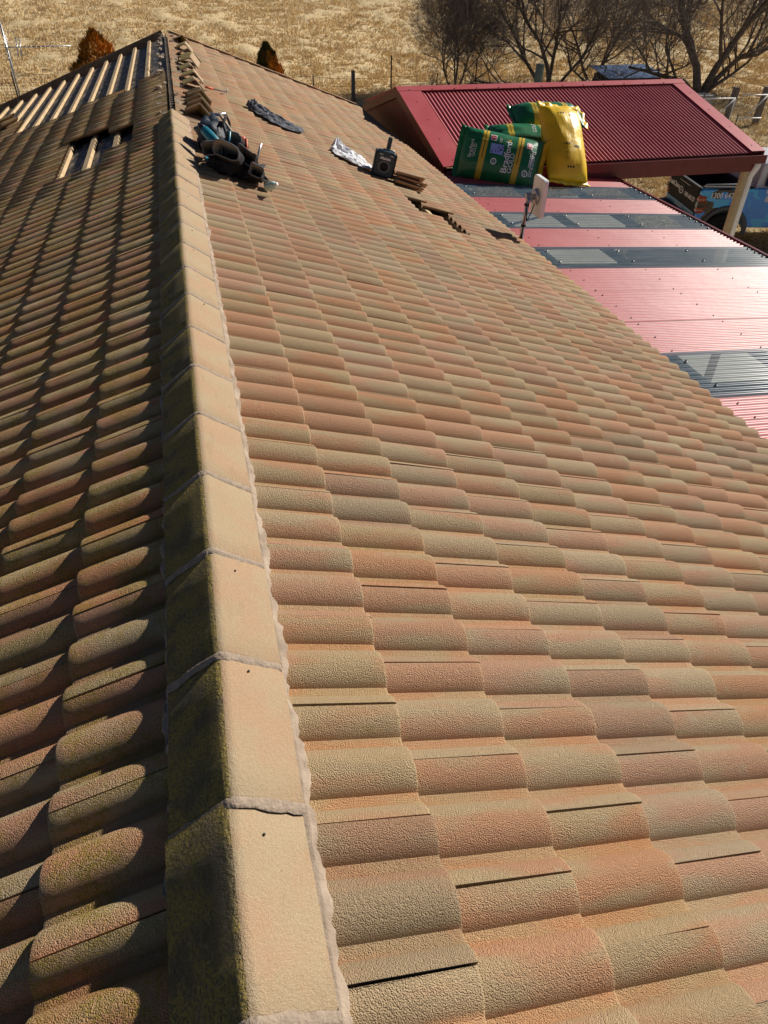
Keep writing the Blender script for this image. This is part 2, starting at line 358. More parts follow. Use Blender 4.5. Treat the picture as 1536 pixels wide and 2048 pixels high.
for side in (1, -1):
    for k in range(NC):
        ph = (YA if side > 0 else YB) + (.15 if k % 2 else 0)
        n0 = math.ceil((Y_NEAR-ph)/.3); n1 = math.floor((Y_FAR-ph)/.3)
        for n in range(n0, n1+1):
            y = ph + .3*n; lo, hi = (y, y+.3) if side > 0 else (y-.3, y)
            if hi > Y_FAR+.04: continue
            mid = (lo+hi)/2
            if side < 0 and mid > END_L[k]: continue
            if side < 0 and k in (1, 2, 3) and (7.95, 7.6, 7.75)[k-1] < mid < (9.0, 9.25, 9.45)[k-1]: continue
            if side > 0 and (k == 8 and 7.55 < mid < 8.2 or k == 9 and 7.2 < mid < 8.1): continue
            P, e = tile_pose(side, k, y); m = P + np.array([-side*.15, side*.15, 0])
            X_, Y_, z = px(m); vis = z > .2 and -60 < X_ < 1600 and -20 < Y_ < 2110
            tiles.append((-1/z**2 if vis else 1.0, side, k, P, e, rng.uniform(.02, .98)))
tiles.sort(key=lambda q: q[0])
for q in tiles[:298]:
    o = link('roof_tile', me_tile[q[1]], house, False); o.location = Vector(q[3]) - house.location; o.rotation_euler = q[4]; o['rnd'] = q[5]
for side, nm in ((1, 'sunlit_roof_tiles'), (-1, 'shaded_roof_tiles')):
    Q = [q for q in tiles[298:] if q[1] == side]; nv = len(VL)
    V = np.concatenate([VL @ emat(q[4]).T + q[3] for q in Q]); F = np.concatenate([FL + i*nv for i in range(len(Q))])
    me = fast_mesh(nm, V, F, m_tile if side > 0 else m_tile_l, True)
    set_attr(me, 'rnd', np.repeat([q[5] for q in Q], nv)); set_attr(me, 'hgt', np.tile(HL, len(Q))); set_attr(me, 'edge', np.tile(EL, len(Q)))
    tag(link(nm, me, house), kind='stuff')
def plane_pt(side, s, y, off=0.0):
    return np.array([side*(s*ct+off*st), y, -DZ-s*st+off*ct])
def surf(side, s, y):                                      # height of the uppermost course above the nose plane
    v = (y-YA) if side > 0 else (YB-y); u = s-(SA if side > 0 else SL)
    return -ROLL_H + float(prof(v % .3)) + u*TILT
# sarking, battens, ridge board
for side in (1, -1):
    mb = MB(); S = np.linspace(.05, 4.12, 40); Yg = np.linspace(Y_NEAR+.1, Y_FAR-.08, 120)
    Gd = [[plane_pt(side, s, y, -.108 + .010*mnoise.noise(Vector((s*3, y*2.2, side)))) for y in Yg] for s in S]
    mb.grid(Gd); mb.build('sarking_sheet', m_foil, house, True)
    for k in range(13):
        sb = .372 + G*k if side < 0 else .10 + G*k
        if side > 0 and k not in (7, 8, 9, 10): continue
        y0, y1 = (6.9, Y_FAR-.05-.02*rng.uniform()) if side < 0 else (6.9, 8.8)
        ax = np.array([[0, 1, 0], [side*ct, 0, -st], [side*st, 0, ct]])
        mb = MB(); a = plane_pt(side, sb, (y0+y1)/2, -.079); mb.box(a, (y1-y0, .058, .042), ax); mb.build('batten', m_pine, house, bevel=.003)
    mb = MB()                                              # rafters below the deck
    for y in np.arange(.5, 17, .9): mb.beam(plane_pt(side, .03, y, -.19), plane_pt(side, 4.0, y, -.19), .045, .12)
    mb.build('rafters', m_oldtimber, house)
    mb = MB()                                              # barge capping along the far verge, one piece per course
    for k in range(13):
        s0, s1 = .08+G*k, .08+G*(k+1)-.012
        if side < 0:
            mb = MB(); mb.box(plane_pt(side, (s0+s1)/2, Y_FAR+.02, -.07), (.31, .03, .16), np.array([[side*ct, 0, -st], [0, 1, 0], [side*st, 0, ct]])); mb.build('barge_board', m_oldtimber, house); continue
        ax = np.array([[side*ct, 0, -st], [0, 1, 0], [side*st, 0, ct]]); mb = MB()
        mb.box(plane_pt(side, (s0+s1)/2, Y_FAR-.02, .004+.006*(k % 2)), (s1-s0, .11, .022), ax); mb.box(plane_pt(side, (s0+s1)/2, Y_FAR+.045, -.05), (s1-s0, .022, .12), ax)
        mb.build('barge_tile', m_tile, house, bevel=.004)
MB().beam((0, Y_NEAR, -.25), (0, Y_FAR-.1, -.25), .04, .16).build('ridge_board', m_oldtimber, house)
mb = MB(); mb.box((0, 7.2, -1.75), (7.2, 19.4, .04)); mb.build('ceiling_lining', m_dark, house)
mb = MB()
for x in (-3.45, 3.45): mb.box((x, 7.2, -3.0), (.11, 19.0, 2.5))
mb.box((0, -2.3, -3.0), (6.79, .11, 2.5)); mb.box((0, 16.7, -3.0), (6.79, .11, 2.5)); mb.build('wall', m_brick, house)
mb = MB(); mb.prism([(-3.5, -1.74), (3.5, -1.74), (.05, -.30), (-.05, -.30)], 16.62, 16.78); mb.build('gable_wall', m_brick, house)
for side in (1, -1):
    xg = side*3.86
    mb = MB(); mb.prism([(xg-.02*side, -1.56), (xg-.02*side, -1.66), (xg+.10*side, -1.66), (xg+.10*side, -1.575), (xg+.09*side, -1.575), (xg+.09*side, -1.65), (xg-.01*side, -1.65), (xg-.01*side, -1.56)], Y_NEAR, Y_FAR); mb.build('gutter', m_gutter, house)
    mb = MB(); mb.box((side*3.80, 7.2, -1.68), (.03, 19.4, .19)); mb.build('fascia_board', m_oldtimber, house)
    mb = MB(); mb.box((side*3.63, 7.2, -1.77), (.32, 19.4, .012)); mb.build('eave_lining', m_mortar, house)

# ridge caps
CAPY, CAPL, CAPZ = 0.3727, 0.3742, -.042
def cap_profile(w=.138, ang=35.5, R=.030, n=7):
    a = R_(ang); pts = []
    for i in range(n+1):
        q = -a + 2*a*i/n; pts.append((R*math.sin(q), R*math.cos(q)-R))
    xe, ze = pts[-1]; dl = (w-xe)/math.cos(a)
    e = (w, ze-dl*math.sin(a)); m = ((xe+w)/2, (ze+e[1])/2)
    return [(-e[0], e[1]), (-m[0], m[1])] + pts + [m, e]
CP_ = cap_profile()
def cap_mesh(L=.3739):
    mb = MB(); t = .016; P = np.array(CP_); out = P; inn = P*np.array([.93, 1]) - np.array([0, t*1.1])
    ys = [0, .006, .09, .18, .27, L-.006, L]; Gv = []
    for i, y in enumerate(ys):
        d = -.004 if i in (0, len(ys)-1) else 0
        Gv.append([(x*(1+d*.8), y, z+d) for x, z in out])
    n = len(out); mb.grid(np.array(Gv)[:, ::-1])
    for y, fl in ((0, 0), (L, 1)):
        A = [(x, y, z-.004) for x, z in out]; B = [(x, y, z) for x, z in inn]
        f = [(j, j+1, n+j+1, n+j) for j in range(n-1)]; mb.add(A+B, f if fl else [q[::-1] for q in f])
    Gi = np.array([[(x, y, z) for x, z in inn] for y in (0, L)]); mb.grid(Gi)
    for j in (0, n-1):
        a = [(out[j][0], 0, out[j][1]), (out[j][0], L, out[j][1]), (inn[j][0], L, inn[j][1]), (inn[j][0], 0, inn[j][1])]
        mb.add(a, [(0, 1, 2, 3) if j else (3, 2, 1, 0)])
    return mb.mesh('ridge_cap', m_cap, True)
me_cap = cap_mesh()
for me in (me_cap,):
    me.set_sharp_from_angle(angle=R_(50)) if hasattr(me, 'set_sharp_from_angle') else None
def joint_band(i):
    y = CAPY + CAPL*i; mb = MB(); rows = []
    P = np.array(CP_); xs_ = np.interp(np.linspace(0, len(P)-1, 56), range(len(P)), P[:, 0]); zs_ = np.interp(np.linspace(0, len(P)-1, 56), range(len(P)), P[:, 1])
    a = [mnoise.noise(Vector((x*22, i*3.1, 0)))*.010+mnoise.noise(Vector((x*90, i*3.1, 2)))*.006 for x in xs_]; b = [mnoise.noise(Vector((x*26, i*5.7, 4)))*.011+mnoise.noise(Vector((x*95, i*5.7, 7)))*.006 for x in xs_]
    for t, h in ((0, -.006), (.08, .002), (.5, .0045), (.9, .002), (1, -.006)):
        rows.append([(x*1.004, y-.022+a[j]*.8+t*(.024+b[j]*.5-a[j]*.8), CAPZ+z - .0012-.0025*(1-t)+h*.30+.0010*mnoise.noise(Vector((x*60, y*40+t*3, i)))) for j, (x, z) in enumerate(zip(xs_, zs_))])
    mb.grid(np.array(rows)[:, ::-1]); return mb
me_nail = MB().lathe((0, 0, 0), [(.0028, -.004), (.0028, .0010), (.0015, .0016)], 8).mesh('nail_hole_disc', m_dark); NCAP = 21  # dark disc added to stand for a nail hole
for i in range(-8, NCAP):
    o = link('ridge_cap', me_cap, house, False); o.location = Vector((rng.normal(0, .002), CAPY+CAPL*i, CAPZ-.0015+rng.normal(0, .0007))) - house.location
    o.rotation_euler = (rng.normal(-.010, .002), rng.normal(0, .006), rng.normal(0, .005))
    if i > -8:
        k_ = link('nail_hole_disc', me_nail, o, False); k_.location = (.052+rng.normal(0, .006), .30+rng.normal(0, .01), -.031); k_.rotation_euler = (0, R_(37), 0)
    if i > -8: joint_band(i).build('joint_mortar', m_joint, house, True)
for side in (1, -1):
    mb = MB(); Yg = np.arange(Y_NEAR+.1, CAPY+CAPL*NCAP-.01, .011); Gd = []
    for y in Yg:
        n1 = mnoise.noise(Vector((y*5.3, side*7, 0))); n2 = mnoise.noise(Vector((y*19, side*3, 5))); n3 = mnoise.noise(Vector((y*55, side*3, 9)))
        so_ = (.168 if side > 0 else .156) + .013*n1 + .010*n2 + .008*n3; zc = CAPZ+CP_[-1][1]
        t0_ = surf(side, so_, y); t = max(t0_, -.013+.004*n2); rowp = [np.array([side*.118, y, zc-.012])]
        e1 = np.array([side*((.1395 if side > 0 else .134)+.0025*n2), y, zc-(.005 if side > 0 else .008)]); out_ = plane_pt(side, so_, y, t+.004); out2 = plane_pt(side, so_+.006+.004*n3, y, min(t, t0_)-.02)
        rowp += [e1]
        for q in (.3, .6, .85): 
            m = e1*(1-q)+out_*q; m[2] += .004*mnoise.noise(Vector((y*45, q*4, side)))+.003*mnoise.noise(Vector((y*120, q*9, side))); rowp.append(m)
        rowp += [out_, out2]; Gd.append(rowp)
    Gd = np.array(Gd); mb.grid(Gd if side < 0 else Gd[:, ::-1]); mb.build('bedding_mortar', m_mortar if side > 0 else m_joint, house, True)

# ------------------------------------------------------------------ shared surfaces for the metal roofs
def red_metal():
    t = NT('faded_red_roof_metal'); P = t.pos()
    c = t.mix(t.ramp(t.noise(P, 1.3, 4), .35, .7), (0.43, 0.065, 0.072), (0.47, 0.095, 0.098))
    c = t.mix(t.math('MULTIPLY', t.ramp(t.noise(P, 25, 4, .7), .6, .8), .25), c, (0.50, 0.22, 0.20))
    t.bump(t.noise(P, 3.5, 2), .12, .02)
    return t.done(c, .46, 0.0, .36)
m_red = red_metal()
m_maroon = simple('dark_maroon_trim', (0.16, 0.025, 0.025), (0.13, 0.022, 0.022), 5, .4, spec=.45)
m_gable = simple('maroon_gable_cladding', (0.15, 0.04, 0.028), (0.12, 0.034, 0.025), 6, .5)
m_cream = simple('cream_painted_metal', (0.50, 0.385, 0.225), (0.44, 0.335, 0.19), 6, .5)
m_white = simple('white_painted_metal', (0.86, 0.86, 0.84), (0.80, 0.79, 0.77), 8, .4)
m_steel = simple('galvanised_steel', (0.50, 0.51, 0.52), (0.40, 0.41, 0.42), 14, .35, .85)
m_black = simple('black_plastic', (0.018, 0.018, 0.02), None, rough=.45)
m_screw = simple('screw_head', (0.12, 0.05, 0.05), None, rough=.4, metal=.5)
m_washer = simple('zinc_washer', (0.55, 0.57, 0.58), None, rough=.5, metal=.3)
def poly_mat():
    t = NT('smoked_polycarbonate'); P = t.pos()
    tr = t.n('ShaderNodeBsdfTransparent'); tr.inputs[0].default_value = (0.78, 0.83, 0.85, 1)
    c = t.mix(t.ramp(t.noise(t.vscale(P, (.6, 9, 1)), 2.2, 4, .6), .4, .7), (0.09, 0.14, 0.18), (0.17, 0.225, 0.26))
    t.done(c, .16, 0, .6)
    mx = t.n('ShaderNodeMixShader'); mx.inputs[0].default_value = .62
    t.l(tr.outputs[0], mx.inputs[1]); t.l(t.b.outputs[0], mx.inputs[2]); t.l(mx.outputs[0], t.t.nodes['Material Output'].inputs[0])
    return t.m
m_poly = poly_mat()
def corrugated(mb, x0, x1, y0, y1, zf, along='x', amp=.0085, per=.0767, seg=8, nl=2, wave=0.0):
    """waves run down 'along'; zf(x,y) is the mid plane"""
    if along == 'x':
        c = np.linspace(y0, y1, max(2, int((y1-y0)/per*seg))+1); l = np.linspace(x0, x1, nl+1)
        Gd = [[(x, y, zf(x, y)+amp*math.cos(2*math.pi*y/per)+wave*mnoise.noise(Vector((x*1.1, y*2, 1)))) for x in l] for y in c]
        Gd = np.array(Gd)[:, ::-1]
    else:
        c = np.linspace(x0, x1, max(2, int((x1-x0)/per*seg))+1); l = np.linspace(y0, y1, nl+1)
        Gd = [[(x, y, zf(x, y)+amp*math.cos(2*math.pi*x/per)) for y in l] for x in c]; Gd = np.array(Gd)
    return mb.grid(Gd)

# ------------------------------------------------------------------ pergola (low red and smoked roof beside the eave)
perg = empty('pergola', (5.8, 7, GZ), label='low pergola roof of red corrugated sheets with smoked clear strips beside the eave', cat='pergola')
pzf = lambda x, y: -1.70 - .07*(x-4.0)
bands = [(11.93, 11.28, 0), (11.28, 10.58, 1), (10.58, 9.74, 0), (9.74, 9.035, 1), (9.035, 8.20, 0), (8.20, 7.47, 1), (7.47, 6.70, 0), (6.70, 5.93, 0), (5.93, 5.16, 0),
         (5.16, 4.375, 1), (4.375, 3.60, 0), (3.60, 2.83, 0), (2.83, 2.06, 1), (2.06, 1.30, 0)]
PUR = (4.30, 5.31, 6.34, 7.37)
scr_r, scr_c, scr_w = MB(), MB(), MB()
for i, (yb, ya, cl) in enumerate(bands):
    mb = MB(); lift = .0035*(1 if cl else (i % 2)*.7)
    corrugated(mb, 3.99, 7.42, ya-.035, yb+.035, lambda x, y: pzf(x, y)+lift, 'x', .0085, .0767, 8, 10, .0 if cl else .004)
    mb.build('clear_sheet' if cl else 'roof_sheet', m_poly if cl else m_red, perg, True)
    for xp in PUR:
        ys_ = [ya+.18, yb-.18] if cl else [ya+.06, ya+.36, yb-.12]
        if xp == PUR[-1]: ys_ = list(np.arange(ya+.05, yb, .153))
        for y in ys_:
            y = round(y/.0767)*.0767; z = pzf(xp, y)+.0085+lift
            if cl:
                scr_w.lathe((xp, y, z), [(.015, -.002), (.015, .003), (.008, .008)], 8); scr_c.lathe((xp, y, z+.008), [(.008, 0), (.008, .008), (.004, .011)], 6)
            else: scr_r.lathe((xp+rng.normal(0, .006), y, z), [(.0075, -.002), (.0075, .003), (.005, .005), (.005, .008)], 6)
tag(scr_r.build('sheet_screws', m_screw, perg), kind='stuff'); tag(scr_w.build('screw_washers', m_washer, perg), kind='stuff'); tag(scr_c.build('washer_screws', m_black, perg), kind='stuff')
for xp in PUR: MB().beam((xp, 1.3, pzf(xp, 0)-.060), (xp, 11.9, pzf(xp, 0)-.060), .05, .09).build('purlin', m_oldtimber, perg)
for yr_ in (1.5, 4.75, 7.9, 10.9): MB().beam((3.95, yr_, pzf(3.95, 0)-.18), (7.40, yr_, pzf(7.40, 0)-.18), .06, .14).build('rafter', m_oldtimber, perg)
MB().prism([(7.435, -2.02), (7.475, -2.02), (7.475, -1.915), (7.435, -1.915)], 1.3, 11.93).build('edge_flashing', m_maroon, perg)
for yr_ in (1.6, 4.85, 8.0, 11.0): MB().box((7.33, yr_, (GZ-2.13)/2), (.09, .09, -2.13-GZ)).build('post', m_cream, perg)
m_pave = simple('pale_paving', (0.62, 0.57, 0.46), (0.54, 0.49, 0.39), 3, .85)
tag(MB().box((7.1, 9.8, GZ+.03), (7.0, 18.0, .08)).build('patio_slab', m_pave), 'pale patio paving under the pergola', kind='structure')

# ------------------------------------------------------------------ carport with red corrugated gable roof
CX0, CX1, CYR, CYN, CYF, CZR, CZE = 4.22, 10.40, 15.06, 11.95, 17.95, -.92, -1.635
carp = empty('carport', (7.3, 15, GZ), label='carport with a glossy red corrugated gable roof beyond the pergola', cat='carport')
sl_n = (CZR-CZE)/(CYR-CYN)
czf = lambda x, y: CZR-abs(CYR-y)*sl_n
mb = MB(); corrugated(mb, CX0+.16, CX1-.12, CYN, CYR-.02, czf, 'y', .0108, .0767, 12, 2); mb.build('roof_sheet', m_red, carp, True)
mb = MB(); corrugated(mb, CX0+.16, CX1-.12, CYR+.02, CYF, czf, 'y', .0108, .0767, 6, 2); mb.build('roof_sheet', m_red, carp, True)
def flash(x0, x1, y0, y1, off, th=.012):
    a = np.array([x0, y0, czf(x0, y0)+off]); b = np.array([x0, y1, czf(x0, y1)+off]); mbx = MB()
    V = [(x, y, czf(x, y)+off+d) for d in (0, th) for x, y in ((x0, y0), (x1, y0), (x1, y1), (x0, y1))]
    return mbx.add(V, [(0, 3, 2, 1), (4, 5, 6, 7), (0, 1, 5, 4), (1, 2, 6, 5), (2, 3, 7, 6), (3, 0, 4, 7)])
for x0, x1 in ((CX0-.03, CX0+.42), (CX1-.26, CX1+.03)):
    flash(x0, x1, CYN-.01, CYR-.17, .0225).build('barge_capping', m_red, carp, bevel=.003)
    flash(x0, x1, CYR+.17, CYF+.01, .0225).build('barge_capping', m_red, carp, bevel=.003)
mb = MB(); zr = CZR+.046
mb.prism([(CYR-.185, czf(0, CYR-.185)+.028), (CYR-.185, czf(0, CYR-.185)+.040), (CYR-.02, zr), (CYR+.02, zr), (CYR+.185, czf(0, CYR+.185)+.040), (CYR+.185, czf(0, CYR+.185)+.028), (CYR, zr-.013)], -(CX1+.04), -(CX0-.04), np.array([[0, 1, 0], [-1, 0, 0], [0, 0, 1]]))
mb.build('ridge_capping', m_red, carp)
scr = MB()
for x in np.arange(CX0+.2, CX1, .46):
    for s in (-1, 1): scr.lathe((x, CYR+s*.155, czf(x, CYR+.155)+.044), [(.013, 0), (.012, .008)], 6)
for x in (CX0+.2, CX1-.13):
    for y in np.arange(CYN+.2, CYR-.2, .75): scr.lathe((x, y, czf(x, y)+.034), [(.012, 0), (.011, .007)], 6)
tag(scr.build('capping_screws', m_screw, carp), kind='stuff')
for ye, sg in ((CYN, -1), (CYF, 1)):
    mb = MB(); z0 = CZE-.012
    mb.prism([(ye+sg*.005, z0-.02), (ye+sg*.005, z0-.15), (ye+sg*.125, z0-.15), (ye+sg*.125, z0-.012), (ye+sg*.105, z0-.012), (ye+sg*.105, z0-.13), (ye+sg*.025, z0-.13), (ye+sg*.025, z0-.02)], -(CX1+.02), -(CX0), np.array([[0, 1, 0], [-1, 0, 0], [0, 0, 1]]))
    mb.build('gutter', m_maroon, carp)
    MB().box(((CX0+CX1)/2+.1, ye-sg*.02, z0-.21), (CX1-CX0-.25, .05, .20)).build('fascia_beam', m_maroon, carp)
    MB().box(((CX0+CX1)/2, ye-sg*.07, z0-.055), (CX1-CX0-.1, .012, .105)).build('eave_infill', m_maroon, carp)
for x, sg in ((CX0, -1), (CX1, 1)):                       # ribbed gable ends and their barge boards
    mb = MB(); ys_ = np.arange(CYN+.06, CYF-.05, .035)
    Gd = [[(x+sg*(-.045 + (.012 if (j//2) % 2 else 0)), y, z) for z in (CZE-.25, czf(x, y)-.02)] for j, y in enumerate(ys_)]
    mb.grid(Gd); mb.build('gable_wall', m_gable, carp)
    for y0, y1 in ((CYN, CYR), (CYF, CYR)):
        MB().beam((x+sg*.012, y0, CZE-.06), (x+sg*.012, y1, CZR-.06), .024, .15).build('barge_board', m_gable, carp)
for x, y in ((CX1-.20, CYN+.06), (CX1-.22, CYF-.1), (4.45, CYF-.1), (CX1-3.3, CYF-.1)):
    MB().box((x, y, (GZ+CZE-.23)/2), (.11, .11, CZE-.23-GZ)).build('post', m_cream, carp, bevel=.006)
mb = MB(); xd, yd = CX1-.065, CYN+.02
mb.tube([(xd, yd-.06, CZE-.10), (xd, yd-.06, CZE-.24), (xd-.02, yd+.02, CZE-.42), (xd-.02, yd+.02, CZE-.55), (xd-.02, yd+.02, GZ+.05)], .058, 12); mb.build('downpipe', m_white, carp, True)
mb = MB(); corrugated(mb, 3.99, 4.22, CYN-.03, 12.9, lambda x, y: -1.70, 'x'); mb.build('valley_flashing', m_red, carp, True)

# ------------------------------------------------------------------ insulation bags
def bag_mat(name, body, stripe, bands_x, ends):
    t = NT(name); O = t.objc(); s = t.n('ShaderNodeSeparateXYZ'); t.l(O, s.inputs[0]); x = s.outputs[0]
    c = t.mix(t.ramp(t.noise(O, 5, 3), .3, .7), body, tuple(q*.82 for q in body))
    for bx, hw in bands_x:
        f = t.math('LESS_THAN', t.math('ABSOLUTE', t.math('SUBTRACT', x, bx)), hw); c = t.mix(f, c, stripe)
        f2 = t.math('LESS_THAN', t.math('ABSOLUTE', t.math('SUBTRACT', x, bx)), hw*.14)
        s2 = t.math('MULTIPLY', f2, t.math('GREATER_THAN', s.outputs[1], -.10)); c = t.mix(s2, c, (0.10, 0.09, 0.02))
    if ends:
        f = t.math('GREATER_THAN', t.math('ABSOLUTE', x), ends); c = t.mix(f, c, stripe)
    h = t.math('ADD', t.math('MULTIPLY', t.noise(t.vscale(O, (3, 18, 3)), 2.0, 3, .6), .55), t.math('MULTIPLY', t.noise(O, 16, 3, .6), .5))
    t.bump(h, .35, .022); return t.done(c, .34, 0, .45)
GRN, YEL = (0.016, 0.165, 0.055), (0.92, 0.58, 0.010)
m_bag_g = bag_mat('green_bag_film', GRN, (0.62, 0.42, 0.035), [(-.30, .048), (.28, .048)], 0)
m_bag_y = bag_mat('yellow_bag_film', YEL, YEL, [], 0)
m_bag_g2 = simple('green_seam_film', GRN, (0.03, 0.20, 0.05), 12, .3, spec=.5)
m_ink = simple('white_print', (0.80, 0.82, 0.80), None, rough=.4)
m_blk = simple('black_print', (0.02, 0.02, 0.02), None, rough=.4)
m_redp = simple('red_print', (0.55, 0.04, 0.04), None, rough=.4)
m_bluep = simple('pale_blue_print', (0.30, 0.40, 0.78), None, rough=.4)
def bag_z(x, y, L, W, T, sd):
    u, v = abs(2*x/L), abs(2*y/W)
    pr = max(0, 1-u**3.4)**.6 * max(0, 1-v**2.3)**.55
    wr = .016*mnoise.noise(Vector((x*4+sd, y*9, 1))) + .010*mnoise.noise(Vector((x*14, y*5+sd, 3)))*u**2
    return T/2*pr + wr*min(1, pr*3)
def bag(name, c, ax_x, ax_y, L, W, T, mat, seed, label, group='bulky insulation bags on the red roofs'):
    ax_x = np.asarray(ax_x, float); ax_x /= np.linalg.norm(ax_x); ax_y = np.asarray(ax_y, float); ax_y -= ax_x*(ax_x@ax_y); ax_y /= np.linalg.norm(ax_y); n = np.cross(ax_x, ax_y)
    root = bpy.data.objects.new(name, None); col.objects.link(root); root.empty_display_size = .1
    root.matrix_world = Matrix([[ax_x[i], ax_y[i], n[i], c[i]] for i in range(3)]+[[0, 0, 0, 1]])
    tag(root, label, 'insulation bag', group)
    mb = MB(); nu, nv = 46, 30
    us = np.sin(np.linspace(-1, 1, nu)*math.pi/2)*L/2; vs = np.sin(np.linspace(-1, 1, nv)*math.pi/2)
    for sg in (1, -1):
        Gd = []
        for x in us:
            wv = W/2*(1-.10*max(0, 1-abs(2*x/L)**6)*0 + .05*abs(2*x/L)**3)
            Gd.append([(x, v*wv*(1 + .03*mnoise.noise(Vector((x*3, v*2, seed)))), sg*bag_z(x, v*W/2, L, W, T, seed+sg)) for v in vs])
        Gd = np.array(Gd); mb.grid(Gd if sg > 0 else Gd[:, ::-1])
    mb.build('bag_film', mat, root, True, world=False)
    for e in (-1, 1):                                      # flat crimped end seams
        mb = MB(); Gd = []
        for k, q in enumerate((-.02, .03, .075)):
            Gd.append([(e*(L/2+q), y*(1+.06*k), .028*mnoise.noise(Vector((y*9, k*.4+e, seed)))*(k+.4)) for y in np.linspace(-W/2*1.02, W/2*1.02, 24)])
        mb.grid(Gd); o = mb.build('end_seam', m_bag_y if (mat is m_bag_y or e > 0) else m_bag_g2, root, True, world=False); o.modifiers.new('s', 'SOLIDIFY').thickness = .006
    return root
def text_part(root, body, size, mat, x, y, zf, rot=0.0, name='lettering', sx=1.0, align='CENTER', maxedge=.03, off=.004, bold=.0):
    cu = bpy.data.curves.new('txt', 'FONT'); cu.body = body; cu.size = size; cu.align_x = align; cu.align_y = 'CENTER'; cu.resolution_u = 3; cu.offset = bold
    ob = bpy.data.objects.new('txt', cu); col.objects.link(ob); me = bpy.data.meshes.new_from_object(ob)
    bpy.data.objects.remove(ob); bpy.data.curves.remove(cu)
    import bmesh
    bm = bmesh.new(); bm.from_mesh(me); bmesh.ops.triangulate(bm, faces=bm.faces)
    for _ in range(2):
        ed = [e for e in bm.edges if e.calc_length() > maxedge]
        if ed: bmesh.ops.subdivide_edges(bm, edges=ed, cuts=1); bmesh.ops.triangulate(bm, faces=bm.faces)
    c, s = math.cos(rot), math.sin(rot)
    for v in bm.verts:
        a, b = v.co.x*sx, v.co.y; X_, Y_ = x+a*c-b*s, y+a*s+b*c; v.co = (X_, Y_, zf(X_, Y_)+off)
    bm.to_mesh(me); bm.free(); me.materials.clear(); me.materials.append(mat)
    return link(name, me, root, False)
def patch(root, name, x0, x1, y0, y1, mat, zf, off=.003, n=6, ring=None):
    mb = MB()
    if ring:
        cx_, cy2, r0, r1 = ring; q = np.linspace(0, 2*math.pi, 25)
        Gd = [[(cx_+r*math.cos(a), cy2+r*math.sin(a), zf(cx_+r*math.cos(a), cy2+r*math.sin(a))+off) for r in (r0, r1)] for a in q]
    else: Gd = [[(x, y, zf(x, y)+off) for y in np.linspace(y0, y1, n)][::1] for x in np.linspace(x0, x1, n)]
    mb.grid(Gd); return mb.build(name, mat, root, world=False)
def green_print(root, L, W, T, sd, full=True):
    zf = lambda x, y: bag_z(x, y, L, W, T, sd+1)
    H_ = math.pi/2
    if full:
        text_part(root, 'Bradford', .135, m_ink, .095, -.02, zf, H_, bold=.002); text_part(root, 'GOLD', .105, m_ink, .185, -.105, zf, H_)
        patch(root, 'print_panel', -.19, .02, -.02, .14, m_bluep, zf)
        for a, b, s_ in ((-.16, .0, .02), (-.10, .02, .018), (-.05, .03, .015), (-.02, .06, .03), (-.06, .09, .02), (0, .10, .02)): patch(root, 'print_mark', a-s_/2, a+s_/2, b-s_/2, b+s_/2, m_blk, zf, .006, 3)
        text_part(root, 'Bradford', .11, m_ink, .52, -.03, zf, H_); text_part(root, 'Bradford', .08, m_ink, -.50, .02, zf, H_); text_part(root, 'GOLD', .07, m_ink, -.44, -.01, zf, H_)
        patch(root, 'yellow_tab', .07, .12, .215, .25, m_bag_y, zf)
    for cx_, cy2 in (((-.10, -.13), (.44, -.20)) if full else ((-.12, .16),)):
        patch(root, 'print_ring', 0, 0, 0, 0, m_ink, zf, .004, ring=(cx_, cy2, .034, .050)); text_part(root, '60', .05, m_ink, cx_, cy2, zf, H_)
    for cx_, cy2 in (((-.17, .235), (.43, .22)) if full else ((.06, -.10),)):
        patch(root, 'print_badge', cx_-.05, cx_+.05, cy2-.05, cy2+.05, m_ink, zf, .003); patch(root, 'print_badge', cx_-.038, cx_+.038, cy2-.038, cy2+.038, m_redp, zf, .006); patch(root, 'print_badge', cx_-.028, cx_+.028, cy2-.006, cy2+.006, m_ink, zf, .009, 3)
    for cx_, y0, y1 in (((-.06, .17, .25), (-.035, .18, .25), (.50, -.1, .17), (.475, -.1, .12)) if full else ((-.12, -.08, .08), (-.09, -.08, .08))):
        patch(root, 'print_line', cx_-.005, cx_+.005, y0, y1, m_ink, zf, .004, 8)
b = bag('insulation_bag', (5.08, 11.70, -1.48), (1.065, -.465, -.165), (.335, .265, .595), 1.32, .78, .52, m_bag_g, 11, 'green insulation bag with yellow bands leaning in front, nearest the tiles'); green_print(b, 1.32, .78, .52, 11)
b = bag('insulation_bag', (6.48, 13.02, -1.12), (1, -.06, -.02), (0, .93, .36), 1.26, .62, .40, m_bag_g, 23, 'green insulation bag lying highest on the red roof, behind the yellow bag'); green_print(b, 1.26, .62, .40, 23, False)
b = bag('insulation_bag', (5.82, 12.42, -1.33), (1, -.14, -.05), (0, .93, .36), 1.22, .60, .36, m_bag_g, 37, 'green insulation bag squeezed between the front green bag and the topmost one')
text_part(b, 'GOLD', .10, m_ink, .12, .05, lambda x, y: bag_z(x, y, 1.22, .60, .36, 38), math.pi/2)
b = bag('insulation_bag', (6.20, 11.72, -1.30), (.06, .70, .70), (-.966, -.084, .167), 1.28, .74, .50, m_bag_y, 51, 'bright yellow insulation bag leaning upright beside the green ones')
zf = lambda x, y: bag_z(x, y, 1.28, .74, .50, 52)
